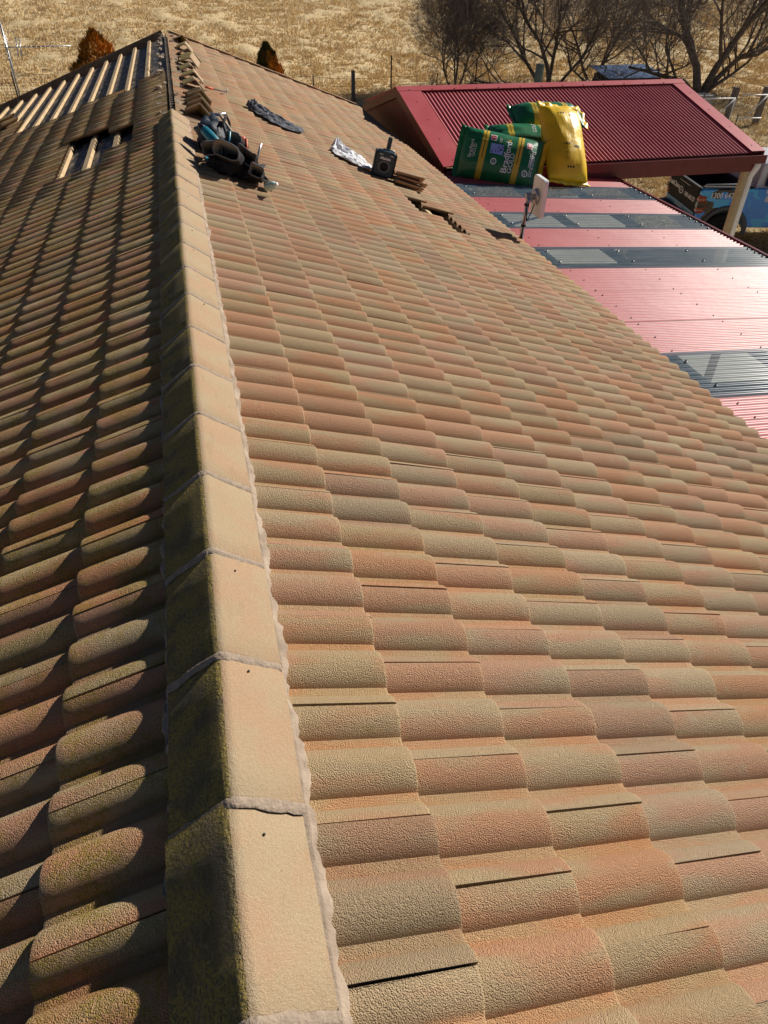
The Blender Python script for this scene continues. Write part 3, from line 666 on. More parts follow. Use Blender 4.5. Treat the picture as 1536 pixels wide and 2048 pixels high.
for bx in (-.18, .38):
    patch(b, 'print_bar', bx-.012, bx+.012, -.12, -.02, m_blk, zf, .004, 6)
    for k, yq in enumerate((.08, .125, .17)): patch(b, 'print_mark', bx+.03-.014, bx+.03+.014, yq-.014+.002*k, yq+.014-.006*k, m_blk, zf, .004, 3)
for k in range(13): patch(b, 'print_line', -.42+k*.026, -.417+k*.026, -.02, .16 if k % 3 else .05, m_blk, zf, .0035, 8)
for yq in (.10, .05, 0): patch(b, 'print_mark', -.52, -.495, yq-.018, yq+.012, m_blk, zf, .004, 3)
o = link('gravel_litter', tussocks('gravel_litter', 9000, (7.7, 16), (9.0, 24), lambda x, y: hz(x, y)-.005, .035, m_grass, None, .022, 5))
tag(o, 'dry straw coloured litter scattered over the driveway ground', 'litter', kind='stuff')

# ------------------------------------------------------------------ loose ridge caps and tiles
def loose_cap(y, s, pitch, yaw, roll, lift, label, scale=1.0):
    o = link('ridge_cap', me_cap); P = plane_pt(1, s, y, lift); o.location = P
    o.rotation_euler = (pitch, roll, yaw); o.scale = (scale,)*3; return tag(o, label, 'ridge cap', 'loose ridge caps stacked on the roof', 'thing')
names = ['loose ridge cap at the near end of the leaning stack, dark hollow facing the camera', 'loose ridge cap second in the leaning stack, just behind the nearest', 'loose ridge cap in the middle of the leaning stack', 'loose ridge cap fourth in the leaning stack', 'loose ridge cap at the far end of the leaning stack']
for i in range(5): loose_cap(8.55+.27*i+(.10 if i > 1 else 0), .265+.018*(i % 2)+.012*i, -.52+.05*(i % 3), -.05+.03*(i % 3), .30+.03*(i % 2), .135+.02*(i % 2), names[i], 1.02)
far_caps = [(10.45, .30, -.04, .02, .30, .115, 'loose ridge cap lying flat just beyond the leaning stack'), (11.05, .31, -.03, -.03, .32, .125, 'loose ridge cap lying flat, second beyond the leaning stack'),
            (11.75, .30, -.02, .05, .30, .115, 'loose ridge cap lying flat, third beyond the leaning stack'), (12.5, .31, .08, -.10, .36, .13, 'skewed loose ridge cap in the middle of the far row'),
            (12.95, .36, -.10, .20, .28, .17, 'loose ridge cap twisted across its neighbour in the far row'), (13.7, .32, -.16, .04, .32, .13, 'loose ridge cap with its near end propped up in the far row'),
            (14.5, .30, .0, -.06, .30, .11, 'second last loose ridge cap towards the far gable'), (15.6, .28, -.25, .25, .34, .14, 'last loose ridge cap beside the far gable end')]
for a in far_caps: loose_cap(*a)
# mortar rubble left along the opened ridge
mb = MB()
for k in range(90):
    y = rng.uniform(8.1, 16.8); sd = 1 if rng.uniform() < .55 else -1; s = rng.uniform(.07, .24 if sd > 0 else .16); r = rng.uniform(.010, .034); c = plane_pt(sd, s, y, surf(sd, s, y)+r*.5)
    ang = rng.uniform(0, 3); ax = np.array([[math.cos(ang), math.sin(ang), .2], [-math.sin(ang), math.cos(ang), .1], [-.2, -.1, 1.]]); mb.box(c, (r*2.2, r*1.4, r), ax)
tag(mb.build('mortar_rubble', m_mortar), 'broken bedding mortar strewn along the opened ridge', 'rubble', kind='stuff')
# two cut tile strips left beside the opened ridge
def loose_tile(P, e, side, label, rnd, sc=(1, 1, 1)):
    o = link('roof_tile', me_tile[side]); o.location = P; o.rotation_euler = e; o.scale = sc; o['rnd'] = rnd
    return tag(o, label, 'roof tile', 'loose roof tiles', 'thing')
th = TH-.01
for i, (du, dv, rz, lab) in enumerate([(0, 0, .05, 'loose roof tile at the bottom of the small stack by the hole'), (.03, .02, -.04, 'loose roof tile in the middle of the small stack by the hole'), (-.01, .05, .10, 'loose roof tile on top of the small stack by the hole')]):
    loose_tile(plane_pt(1, 3.02+du, 8.72+dv, .012+.052*i), (0, th-.02*i, rz+.02), 1, lab, .2+.2*i)
for i in range(2): loose_tile(plane_pt(-1, 2.98+.02*i, 13.55+.05*i, .010+.055*i), (0, th, math.pi+.06-.1*i), -1, ['lower loose roof tile of the pair beside the bare battens', 'upper loose roof tile of the pair beside the bare battens'][i], .3+.3*i)

# ------------------------------------------------------------------ pry bar
t = empty('pry_bar', plane_pt(1, .49, 10.9, .03), label='orange handled pry bar lying beside the stacked ridge caps', cat='pry bar')
m_or = simple('orange_grip', (0.50, 0.10, 0.03), None, rough=.5)
a, b, c = plane_pt(1, .47, 10.88, .02), plane_pt(1, .57, 10.95, .02), plane_pt(1, .76, 11.06, .025)
MB().tube([a, b], .014, 8).build('grip', m_or, t, True); MB().tube([b, c, c+np.array([.02, .01, .05])], [.009, .009, .006], 8).build('shaft', m_steel, t, True)

# ------------------------------------------------------------------ clothes
def cloth(name, centre_line, widths, heights, mat, label, seed, nseg=84, nw=44, fold=6):
    mb = MB(); cl = np.array(centre_line, float); q = np.linspace(0, len(cl)-1, nseg)
    S = np.interp(q, range(len(cl)), cl[:, 0]); Yc = np.interp(q, range(len(cl)), cl[:, 1]); Wd = np.interp(q, range(len(cl)), widths); Hh = np.interp(q, range(len(cl)), heights)
    T = np.stack([np.gradient(S), np.gradient(Yc)], -1); T /= np.linalg.norm(T, axis=1)[:, None]; N = np.stack([-T[:, 1], T[:, 0]], -1); Gd = []
    for i in range(nseg):
        row = []
        for j, w in enumerate(np.linspace(-1, 1, nw)):
            e = .28*mnoise.noise(Vector((i*.13, seed, w*1.2)))+.12*mnoise.noise(Vector((i*.33, seed+3, w*2)))
            s = S[i]+N[i, 0]*Wd[i]*(w+e); y = Yc[i]+N[i, 1]*Wd[i]*(w+e)
            n = (1-2.2*abs(mnoise.noise(Vector((i*.045+seed, w*fold*.45+i*.02, 2))))) + .7*(1-2.2*abs(mnoise.noise(Vector((i*.10, w*fold*.9+seed, 6)))))+.35*mnoise.noise(Vector((i*.28, w*fold*2, 8)))
            h = Hh[i]*(1-abs(w)**4)*max(.06, .1+.62*n)
            row.append(plane_pt(1, s, y, .008+h))
        Gd.append(row)
    mb.grid(np.array(Gd)[:, ::-1]); o = mb.build(name, mat, None, True); so_ = o.modifiers.new('s', 'SOLIDIFY'); so_.thickness = .006; so_.offset = -1
    o.modifiers.new('d', 'SUBSURF').render_levels = 1
    return tag(o, label, name.replace('_', ' '))
m_grey = simple('grey_cotton', (0.13, 0.135, 0.155), (0.075, 0.08, 0.095), 12, .95, bump=.3, bscale=60)
m_wht = simple('white_cotton', (0.74, 0.73, 0.74), (0.62, 0.62, 0.66), 9, .95, bump=.3, bscale=50)
cloth('jacket', [(1.06, 10.66), (1.14, 10.54), (1.24, 10.40), (1.38, 10.22), (1.52, 10.04), (1.61, 9.94)], [.09, .14, .17, .24, .25, .12], [.10, .075, .06, .05, .04, .012], m_grey, 'crumpled dark grey jacket lying alone high on the sunlit tiles', 3)
cloth('shirt', [(2.10, 9.86), (2.13, 9.72), (2.16, 9.54), (2.22, 9.32), (2.29, 9.10), (2.34, 8.96)], [.06, .11, .21, .24, .17, .08], [.11, .075, .07, .05, .035, .012], m_wht, 'crumpled white shirt lying beside the radio', 8)

# ------------------------------------------------------------------ jobsite radio
c0 = plane_pt(1, 2.52, 8.95, -.005); th_r = TH-.03
zx = np.array([math.sin(th_r)*.75, 0, math.cos(th_r)]); zx /= np.linalg.norm(zx); ang = R_(-14)
xx = np.array([math.cos(ang), math.sin(ang), -.30]); xx -= zx*(xx@zx); xx /= np.linalg.norm(xx); yy = np.cross(zx, xx)
radio = bpy.data.objects.new('jobsite_radio', None); col.objects.link(radio); radio.empty_display_size = .1
radio.matrix_world = Matrix([[xx[i], yy[i], zx[i], c0[i]] for i in range(3)]+[[0, 0, 0, 1]])
tag(radio, 'dark blue jobsite radio with a raised battery handle standing on the tiles', 'radio')
m_navy = simple('navy_plastic', (0.010, 0.040, 0.062), (0.008, 0.030, 0.048), 6, .42, spec=.5)
MB().prism([(-.125, .02), (-.105, 0), (.105, 0), (.125, .02), (.125, .25), (.095, .285), (-.095, .285), (-.125, .25)], -.075, .075).build('case', m_navy, radio, world=False, bevel=.012)
MB().prism([(-.135, .01), (-.118, -.006), (-.118, .28), (-.135, .262)], -.085, .085).build('bumper', m_black, radio, world=False, bevel=.006)
MB().prism([(.118, -.006), (.135, .01), (.135, .262), (.118, .28)], -.085, .085).build('bumper', m_black, radio, world=False, bevel=.006)
MB().box((.012, .03, .345), (.052, .035, .17)).build('battery_handle', m_navy, radio, world=False, bevel=.008)
mb = MB(); q = [(math.cos(R_(a)), math.sin(R_(a))) for a in (30, 90-40, 130, 150, 210, 230, 310, 330)]
hexo = [(.075*math.cos(R_(a)), .115+.068*math.sin(R_(a))) for a in range(22, 382, 45)]; hexi = [(.062*math.cos(R_(a)), .115+.056*math.sin(R_(a))) for a in range(22, 382, 45)]
V = [(x, -.084, z) for x, z in hexo]+[(x, -.084, z) for x, z in hexi]; mb.add(V, [(i, (i+1) % 8, 8+(i+1) % 8, 8+i) for i in range(8)])
gr = mb.build('grille_surround', simple('grey_plastic', (0.20, 0.20, 0.20), None, rough=.5), radio, world=False)
mb = MB(); mb.lathe((0, -.080, .115), [(.052, 0), (.050, .004), (.034, .004), (.032, -.004), (.016, .002), (.014, .005)], 20, np.array([[1, 0, 0], [0, 0, 1], [0, -1, 0]])); mb.build('speaker', m_black, radio, True, world=False)
def vtext(root, body, size, mat, x, y, z, bold=.0, sx=1.0, xdir=(1, 0, 0), zdir=(0, 0, 1), name='lettering', shear=0.0):
    cu = bpy.data.curves.new('t', 'FONT'); cu.body = body; cu.size = size; cu.align_x = 'CENTER'; cu.align_y = 'CENTER'; cu.offset = bold; cu.resolution_u = 3; cu.shear = shear
    ob = bpy.data.objects.new('t', cu); col.objects.link(ob); me = bpy.data.meshes.new_from_object(ob); bpy.data.objects.remove(ob); bpy.data.curves.remove(cu)
    xd, zd = np.array(xdir, float), np.array(zdir, float)
    for v in me.vertices: v.co = np.array([x, y, z]) + xd*v.co.x*sx + zd*v.co.y
    me.materials.clear(); me.materials.append(mat); return link(name, me, root, False)
vtext(radio, 'Makita', .042, m_ink, -.005, -.077, .205, .0012, 1.15, shear=.25)
for x in (-.06, .07): MB().box((x, -.076, .245), (.04, .004, .006)).build('trim_mark', m_ink, radio, world=False)
MB().tube([(-.05, .01, .288), (-.02, .01, .297), (.07, .01, .297), (.10, .01, .288)], .007, 8).build('carry_bar', m_steel, radio, True, world=False)

# ------------------------------------------------------------------ tool belt, drill and hand tools beside the ridge
m_canvas = simple('charcoal_canvas', (0.034, 0.032, 0.034), (0.022, 0.021, 0.023), 18, .9, bump=.4, bscale=90)
m_canvas_in = simple('tan_suede_lining', (0.42, 0.36, 0.28), (0.34, 0.285, 0.215), 20, .95, bump=.4, bscale=70)
m_rim = simple('grey_webbing', (0.16, 0.15, 0.145), None, rough=.9)
m_teal = simple('teal_plastic', (0.012, 0.19, 0.25), (0.010, 0.15, 0.20), 10, .4, spec=.5)
belt_root = empty('tool_belt', plane_pt(1, .46, 6.55, 0.0), label='dark canvas tool belt with open tan lined pouches lying against the ridge', cat='tool belt')
def blob(c, d, seed, nn=.25):
    mb = MB(); n, m = 22, 14; V = []; F = []
    for i in range(m+1):
        a = math.pi*i/m
        for j in range(n):
            b_ = 2*math.pi*j/n; v = np.array([math.sin(a)*math.cos(b_), math.sin(a)*math.sin(b_), math.cos(a)])
            k = 1+nn*mnoise.noise(Vector(v*2.2)+Vector((seed, 0, 0)))+nn*.6*abs(mnoise.noise(Vector(v*5)+Vector((0, seed, 0)))); V.append(np.asarray(c)+v*k*np.array(d))
    F = [(i*n+j, (i+1)*n+j, (i+1)*n+(j+1) % n, i*n+(j+1) % n) for i in range(m) for j in range(n)]
    return mb.add(V, F)
def frame(tilt_x, tilt_y, rz):
    m_ = Matrix.Rotation(rz, 3, 'Z') @ Matrix.Rotation(tilt_y, 3, 'Y') @ Matrix.Rotation(tilt_x, 3, 'X'); return np.array(m_).T
def pouch(c, w, d, h, ax, name='pouch', flare=1.08):
    c = np.asarray(c, float); out, inn = MB(), MB(); n = 22; lev = [(0, .72, 0), (.05, .85, .0), (.5, .98, 0), (.85, 1.05, 0), (1, flare, 0)]
    def ring(f, z, k):
        P = []
        for i in range(n):
            a = 2*math.pi*i/n; x = math.copysign(abs(math.cos(a))**.42, math.cos(a))*w/2*f*k; y = math.copysign(abs(math.sin(a))**.42, math.sin(a))*d/2*f*k
            nz = mnoise.noise(Vector((math.cos(a)*1.6+c[1]*9, math.sin(a)*1.6+c[0]*9, z*1.3))); P.append(c+ax.T @ np.array([x*(1+.16*nz), y*(1+.30*nz*z), z*h*(1+.05*nz) + ((.03 if math.sin(a) > .2 else 0) if z > .9 else 0)]))
        return P
    for mbx, k, zz in ((out, 1.0, 0), (inn, .94, .03)):
        V = []; [V.extend(ring(f, max(z, zz), k)) for z, f, _ in lev]
        F = [(i*n+j, i*n+(j+1) % n, (i+1)*n+(j+1) % n, (i+1)*n+j) for i in range(len(lev)-1) for j in range(n)]+[tuple(range(n-1, -1, -1))]
        if k < 1: F = [q[::-1] for q in F]
        mbx.add(V, F)
    rp = ring(flare, 1, .97); MB().tube(rp+[rp[0]], .006, 6, False).build('rim_binding', m_rim, belt_root, True)
    V = ring(flare, 1, 1.0)+ring(flare, 1, .94); out.add(V, [(j, (j+1) % n, n+(j+1) % n, n+j) for j in range(n)])
    o = out.build(name, m_canvas, belt_root, True); k_ = inn.build('pouch_lining', m_canvas_in, belt_root, True); return o
ax1 = frame(R_(28), R_(12), R_(-18))
pouch(plane_pt(1, .46, 6.40, .10), .21, .10, .23, frame(R_(58), R_(14), R_(-30))); pouch(plane_pt(1, .60, 6.52, .08), .17, .09, .20, frame(R_(50), R_(30), R_(-34))); pouch(plane_pt(1, .33, 6.50, .09), .15, .09, .18, frame(R_(64), R_(-6), R_(-14)))
pouch(plane_pt(1, .66, 6.30, .05), .11, .08, .14, frame(R_(52), R_(20), R_(-25))); pouch(plane_pt(1, .52, 6.60, .16), .14, .08, .16, frame(R_(48), R_(10), R_(-40)))
for c_, d_, q_ in ((plane_pt(1, .44, 6.46, .06), (.17, .16, .075), 14), (plane_pt(1, .60, 6.44, .045), (.12, .17, .06), 17)): blob(c_, d_, q_, .5).build('slumped_canvas', m_canvas, belt_root, True)
mb = MB(); pts = [plane_pt(1, .30, 6.35, .06), plane_pt(1, .27, 6.55, .12), plane_pt(1, .33, 6.80, .16), plane_pt(1, .48, 6.90, .13), plane_pt(1, .62, 6.72, .10), plane_pt(1, .70, 6.45, .07), plane_pt(1, .74, 6.15, .03)]
P_ = np.array(pts); q = np.linspace(0, len(P_)-1, 40); Pq = np.stack([np.interp(q, range(len(P_)), P_[:, i]) for i in range(3)], -1)
Gd = [[p+np.array([0, 0, d])+np.array([.012*math.sin(i*.7), .01*math.cos(i), 0]) for d in (-.032, .032)] for i, p in enumerate(Pq)]
o = MB().grid(Gd).build('belt_strap', m_canvas, belt_root, True); o.modifiers.new('s', 'SOLIDIFY').thickness = .006
MB().box(plane_pt(1, .72, 6.16, .06), (.07, .012, .055), frame(.3, .2, -.4)).build('buckle', m_steel, belt_root, bevel=.004)
for k, (s, y, l, r, mt) in enumerate([(.45, 6.62, .22, .012, m_black), (.52, 6.66, .18, .010, m_steel), (.57, 6.58, .16, .012, m_or), (.40, 6.52, .17, .010, m_teal), (.63, 6.52, .15, .009, m_steel)]):
    a = plane_pt(1, s, y-.1, .12); MB().tube([a, a+np.array([-.05+.03*k, .05, l])], r, 8).build('tool_handle', mt, belt_root, True)
dr = empty('cordless_drill', plane_pt(1, .28, 6.72, .02), label='teal and black cordless drill resting against the tool belt by the ridge', cat='drill')
dr.scale = (1.12,)*3; ax = frame(R_(25), R_(10), R_(35)); c = plane_pt(1, .27, 6.70, .15)
MB().lathe(c-ax[1]*.10, [(.020, 0), (.036, .02), (.038, .12), (.034, .19), (.020, .20)], 14, np.array([ax[0], ax[2], ax[1]])).build('motor_housing', m_teal, dr, True)
MB().lathe(c+ax[1]*.10, [(.026, 0), (.024, .03), (.012, .06), (.008, .07)], 12, np.array([ax[0], ax[2], ax[1]])).build('chuck', m_black, dr, True)
MB().beam(c-ax[1]*.03, c-ax[1]*.07-ax[2]*.15, .036, .046, ax[0]).build('grip', m_black, dr, bevel=.008)
MB().box(c-ax[1]*.07-ax[2]*.165, (.075, .11, .05), ax).build('battery', m_teal, dr, bevel=.008)
hat = empty('work_gloves', plane_pt(1, .30, 7.25, .02), label='dark navy crumpled work bag slumped against the ridge behind the drill', cat='work bag')
hat.name = 'work_bag'
m_bagn = simple('navy_nylon', (0.012, 0.022, 0.040), (0.02, 0.025, 0.035), 9, .6, bump=.5, bscale=30)
blob(plane_pt(1, .31, 7.15, .12), (.13, .20, .12), 4, .45).build('bag_body', m_bagn, hat, True)
mb = MB(); mb.tube([plane_pt(1, .36, 7.0, .22), plane_pt(1, .40, 7.15, .30), plane_pt(1, .45, 7.28, .24), plane_pt(1, .50, 7.30, .10)], .012, 8); mb.build('bag_handle', m_canvas, hat, True)
hm = empty('claw_hammer', plane_pt(1, .46, 7.0, .05), label='claw hammer with steel head lying over the navy work bag', cat='hammer')
a, b = plane_pt(1, .36, 7.30, .27), plane_pt(1, .53, 6.86, .16); MB().tube([a, b], [.013, .016], 8).build('handle', m_canvas_in, hm, True)
d = (b-a)/np.linalg.norm(b-a); n_ = np.cross(d, (0, 0, 1)); n_ /= np.linalg.norm(n_); MB().tube([a-n_*.05, a+n_*.02, a+n_*.06-d*.02, a+n_*.085-d*.05], [.016, .014, .009, .004], 8).build('head', m_steel, hm, True)
gl = empty('glove', plane_pt(1, .66, 6.98, .02), label='pale grey and black work glove draped at the far side of the tool belt', cat='glove')
m_glove = simple('pale_glove', (0.50, 0.50, 0.48), (0.10, 0.10, 0.10), 30, .9)
c = plane_pt(1, .60, 6.90, .06); blob(c, (.06, .05, .03), 9, .2).build('palm', m_glove, gl, True)
for k, (dx, dy) in enumerate(((.05, .05), (.02, .075), (-.015, .078), (-.045, .06), (.075, -.005))):
    MB().tube([c+np.array([dx*.6, dy*.6, .005]), c+np.array([dx*1.25, dy*1.25, .018]), c+np.array([dx*1.7, dy*1.6, -.008])], [.014, .013, .010], 8).build('thumb' if k == 4 else 'finger', m_glove, gl, True)
kp = empty('respirator_mask', plane_pt(1, .53, 6.80, .10), label='half face mask with a coral red filter cap on the tool belt', cat='mask')
c = plane_pt(1, .54, 6.84, .20); MB().lathe(c, [(.030, 0), (.034, .012), (.030, .022), (.012, .026)], 16, frame(R_(60), 0, R_(10))).build('filter_cap', simple('coral_plastic', (0.62, 0.13, 0.09), None, rough=.5), kp, True)
blob(c-np.array([0, -.02, .05]), (.05, .045, .05), 2, .15).build('face_piece', m_black, kp, True)
bt = empty('spray_can', plane_pt(1, .74, 6.12, .02), label='small pale green bottle at the near corner of the tool belt', cat='bottle')
bt.name = 'bottle'; ax = frame(R_(70), R_(10), R_(30)); c = plane_pt(1, .70, 6.06, .05)
MB().lathe(c, [(.026, 0), (.030, .005), (.030, .10), (.012, .115), (.012, .125)], 14, ax).build('flask', simple('pale_green_plastic', (0.42, 0.58, 0.54), None, rough=.3), bt, True)
MB().lathe(c+ax[2]*.125, [(.014, 0), (.014, .018)], 10, ax).build('cap', m_ink, bt, True)

# ------------------------------------------------------------------ panel antenna on its mast at the eave
an = empty('panel_antenna', (3.90, 8.0, -1.5), label='white flat panel antenna on a short steel mast at the tile eave', cat='antenna')
MB().tube([(3.895, 8.0, -1.56), (3.93, 8.0, -1.02)], .024, 14).build('mast', m_steel, an, True)
for z in (-1.36, -1.12): MB().lathe((3.905+.035*(z+1.4), 8.0, z), [(.030, -.012), (.030, .012)], 12).build('cable_tie', m_black, an)
nrm = np.array([.998, -.06, 0]); lat = np.array([.06, .998, 0]); pc = np.array([4.075, 8.03, -1.045]); axp = np.array([lat, np.cross((0, 0, 1), lat), (0, 0, 1.)])
mb = MB(); hh = .215; cr = .04
poly = [(sx*(.17-cr)+cr*math.cos(a)*1, sz*(hh-cr)+cr*math.sin(a)) for sx, sz, a0 in ((1, 1, 0), (-1, 1, 90), (-1, -1, 180), (1, -1, 270)) for a in [R_(a0+k*30) for k in range(4)]]
mb.prism(poly, -.028, .028, axp, pc); mb.build('panel', m_white, an, bevel=.008)
mb = MB(); mb.lathe(pc-nrm*.028, [(.095, 0), (.085, .03), (.05, .04)], 20, np.array([lat, (0, 0, 1.), -nrm])); mb.build('back_plate', m_steel, an, True)
MB().beam(pc-nrm*.06, (3.932, 8.0, -1.04), .05, .06).build('bracket', m_steel, an, bevel=.005); MB().beam((3.93, 7.97, -1.08), (3.93, 8.03, -1.0), .07, .05).build('clamp', m_steel, an, bevel=.005)
mb = MB(); mb.tube([pc-nrm*.05-np.array([0, 0, .09]), pc-nrm*.06-np.array([.01, 0, .17]), np.array([3.955, 7.99, -1.27]), np.array([3.93, 7.975, -1.30]), np.array([3.905, 7.97, -1.15]), np.array([3.895, 7.97, -1.3]), np.array([3.89, 7.975, -1.52])], .006, 6); mb.build('cable', m_black, an, True)

# ------------------------------------------------------------------ TV antenna at the far left gable
tv = empty('tv_antenna', (-3.0, 17.3, -1.3), label='spindly television antenna on a thin mast at the far left gable', cat='antenna')
MB().tube([(-3.0, 17.25, -1.75), (-2.985, 17.25, .04)], .017, 8).build('mast', m_steel, tv, True)
MB().tube([(-3.03, 17.25, -.365), (-1.82, 17.25, -.355)], .010, 6).build('boom', m_steel, tv, True)
for x, l in ((-2.80, .15), (-2.74, .15)): MB().tube([(x, 17.25-.12, -.36-l), (x, 17.25+.12, -.36+l)], .010, 6).build('dipole', m_steel, tv, True)
for x in np.arange(-2.62, -1.82, .085): MB().tube([(x, 17.25-.11, -.355), (x, 17.25+.11, -.355)], .004, 5).build('director', m_steel, tv, True)
for z in (-.20, -.27, -.45, -.52): MB().tube([(-2.97, 17.0, z), (-2.97, 17.5, z)], .004, 5).build('reflector_rod', m_steel, tv, True)
for dy in (-.12, .12): MB().tube([(-2.97, 17.25+dy, -.18), (-2.97, 17.25+dy, -.54)], .004, 5).build('reflector_stay', m_steel, tv, True)

# ------------------------------------------------------------------ bare trees
m_bark = simple('grey_brown_bark', (0.20, 0.16, 0.125), (0.12, 0.095, 0.075), 9, .95, bump=.7, bscale=30, bdist=.03)
m_twig = simple('twig_bark', (0.25, 0.205, 0.175), (0.18, 0.145, 0.12), 6, .95)
def grow(segs, p, d, L, r, lev, maxlev, spread, rs, up, kids, wig=.36):
    n = 4 if lev < 2 else 3; pts = [p]; rad = [r]; dd = d.copy()
    for i in range(n):
        dd = dd + rs.normal(0, wig, 3)*.5 + np.array([0, 0, up*.12]); dd /= np.linalg.norm(dd)
        p = p + dd*L/n; pts.append(p); rad.append(max(r*(1-.62*(i+1)/n), .0035))
    segs.append((lev, pts, rad))
    if lev >= maxlev: return
    k = kids[lev]
    for j in range(k):
        t = .28+.72*(j+rs.uniform(.1, .9))/k; f = t*n; i = min(int(f), n-1); q = pts[i]*(1-(f-i))+pts[i+1]*(f-i); rr = rad[i]*(1-(f-i))+rad[i+1]*(f-i)
        a = rs.normal(0, 1, 3); a -= dd*(a@dd); a /= np.linalg.norm(a)+1e-9; an_ = spread*rs.uniform(.6, 1.3)
        nd = dd*math.cos(an_)+a*math.sin(an_); nd[2] += up*.22; nd /= np.linalg.norm(nd)
        grow(segs, q, nd, L*rs.uniform(.48, .78), rr*rs.uniform(.5, .75), lev+1, maxlev, spread, rs, up, kids, wig)
def bare_tree(name, base, stems, label, kids, maxlev, spread, seed, up=.5, cat='tree', thin=1.0):
    rs = np.random.default_rng(seed); root = empty(name, base, label=label, cat=cat, group='bare winter trees behind the carport'); segs = []
    for d, L, r in stems: grow(segs, np.array(base, float)+rs.normal(0, .06, 3)*np.array([1, 1, 0]), np.array(d, float)/np.linalg.norm(d), L, r, 0, maxlev, spread, rs, up, kids)
    tr = MB(); tw = [q for q in segs if q[0] > 1]
    for lev, pts, rad in segs:
        if lev <= 1: tr.tube(pts, rad, 7 if lev == 0 else 5)
    tr.build('trunk', m_bark, root, True)
    Pn = np.array([q[1] for q in tw]); Rn = np.array([q[2] for q in tw])*thin; N = len(tw)
    T = np.gradient(Pn, axis=1); T /= np.linalg.norm(T, axis=2)[..., None]
    A = np.cross(T, np.array([.31, .74, .59])); A /= np.linalg.norm(A, axis=2)[..., None]+1e-9; B = np.cross(T, A)
    V = np.stack([Pn+Rn[..., None]*(math.cos(q)*A+math.sin(q)*B) for q in (0, 2.094, 4.189)], 2)          # N,4,3,3
    I = np.arange(N*12).reshape(N, 4, 3); F = np.stack([np.stack([I[:, :-1, k], I[:, :-1, (k+1) % 3], I[:, 1:, (k+1) % 3], I[:, 1:, k]], -1) for k in range(3)], 1).reshape(-1, 4)
    link('crown', fast_mesh('crown', V.reshape(-1, 3), F, m_twig, True), root); return root
gb = lambda x, y: (x, y, float(hz(x, y))-.1)
bare_tree('bare_tree', gb(16.9, 34.5), [((-.75, -.1, .65), 4.3, .10), ((-.2, .15, 1), 4.6, .11), ((.45, -.05, .9), 4.6, .10), ((.95, .1, .55), 4.2, .08), ((-1, .1, .25), 3.8, .07)], 'wide spreading bare tree behind the middle of the carport ridge', (9, 7, 6, 5), 4, .78, 5, .30, thin=1.05)
bare_tree('bare_tree', gb(24.3, 33.5), [((-.28, .0, 1), 5.6, .21), ((.30, .1, 1), 5.8, .19), ((.78, .0, .9), 5.6, .15), ((-.70, .1, .70), 4.6, .13), ((1, .1, .35), 4.0, .10)], 'tall bare tree with thick forked trunks at the right edge', (9, 7, 6, 5), 4, .70, 15, .36, thin=1.05)
bare_tree('bare_tree', gb(12.6, 35.5), [((-.5, 0, .8), 2.6, .05), ((.1, .2, 1), 3.0, .06), ((.55, 0, .8), 2.8, .05), ((-.15, -.2, 1), 2.8, .05), ((-.9, .1, .45), 2.5, .04), ((.9, .1, .4), 2.5, .04)], 'low twiggy bare tree at the left of the bare tree row', (9, 7, 6, 4), 4, .66, 25, .42, thin=.95)
bare_tree('bare_tree', gb(20.6, 37.5), [((-.5, 0, .9), 3.4, .09), ((.2, 0, 1), 3.8, .07), ((.7, 0, .7), 3.2, .08), ((-.9, 0, .5), 3.0, .07)], 'thinner bare tree half hidden between the two large ones', (9, 7, 6, 5), 4, .75, 31, .32, thin=1.0)
o = bare_tree('bare_shrub', gb(9.4, 29.5), [((-.15, 0, 1), 1.0, .012), ((.1, 0, 1), 1.2, .014), ((.25, .1, 1), 1.1, .012), ((-.05, -.1, 1), 1.3, .014), ((.02, .1, 1), 1.5, .012)], 'thin leafless shrub by the fence at the tip of the carport gable', (6, 5, 3), 2, .35, 41, .6, 'shrub')
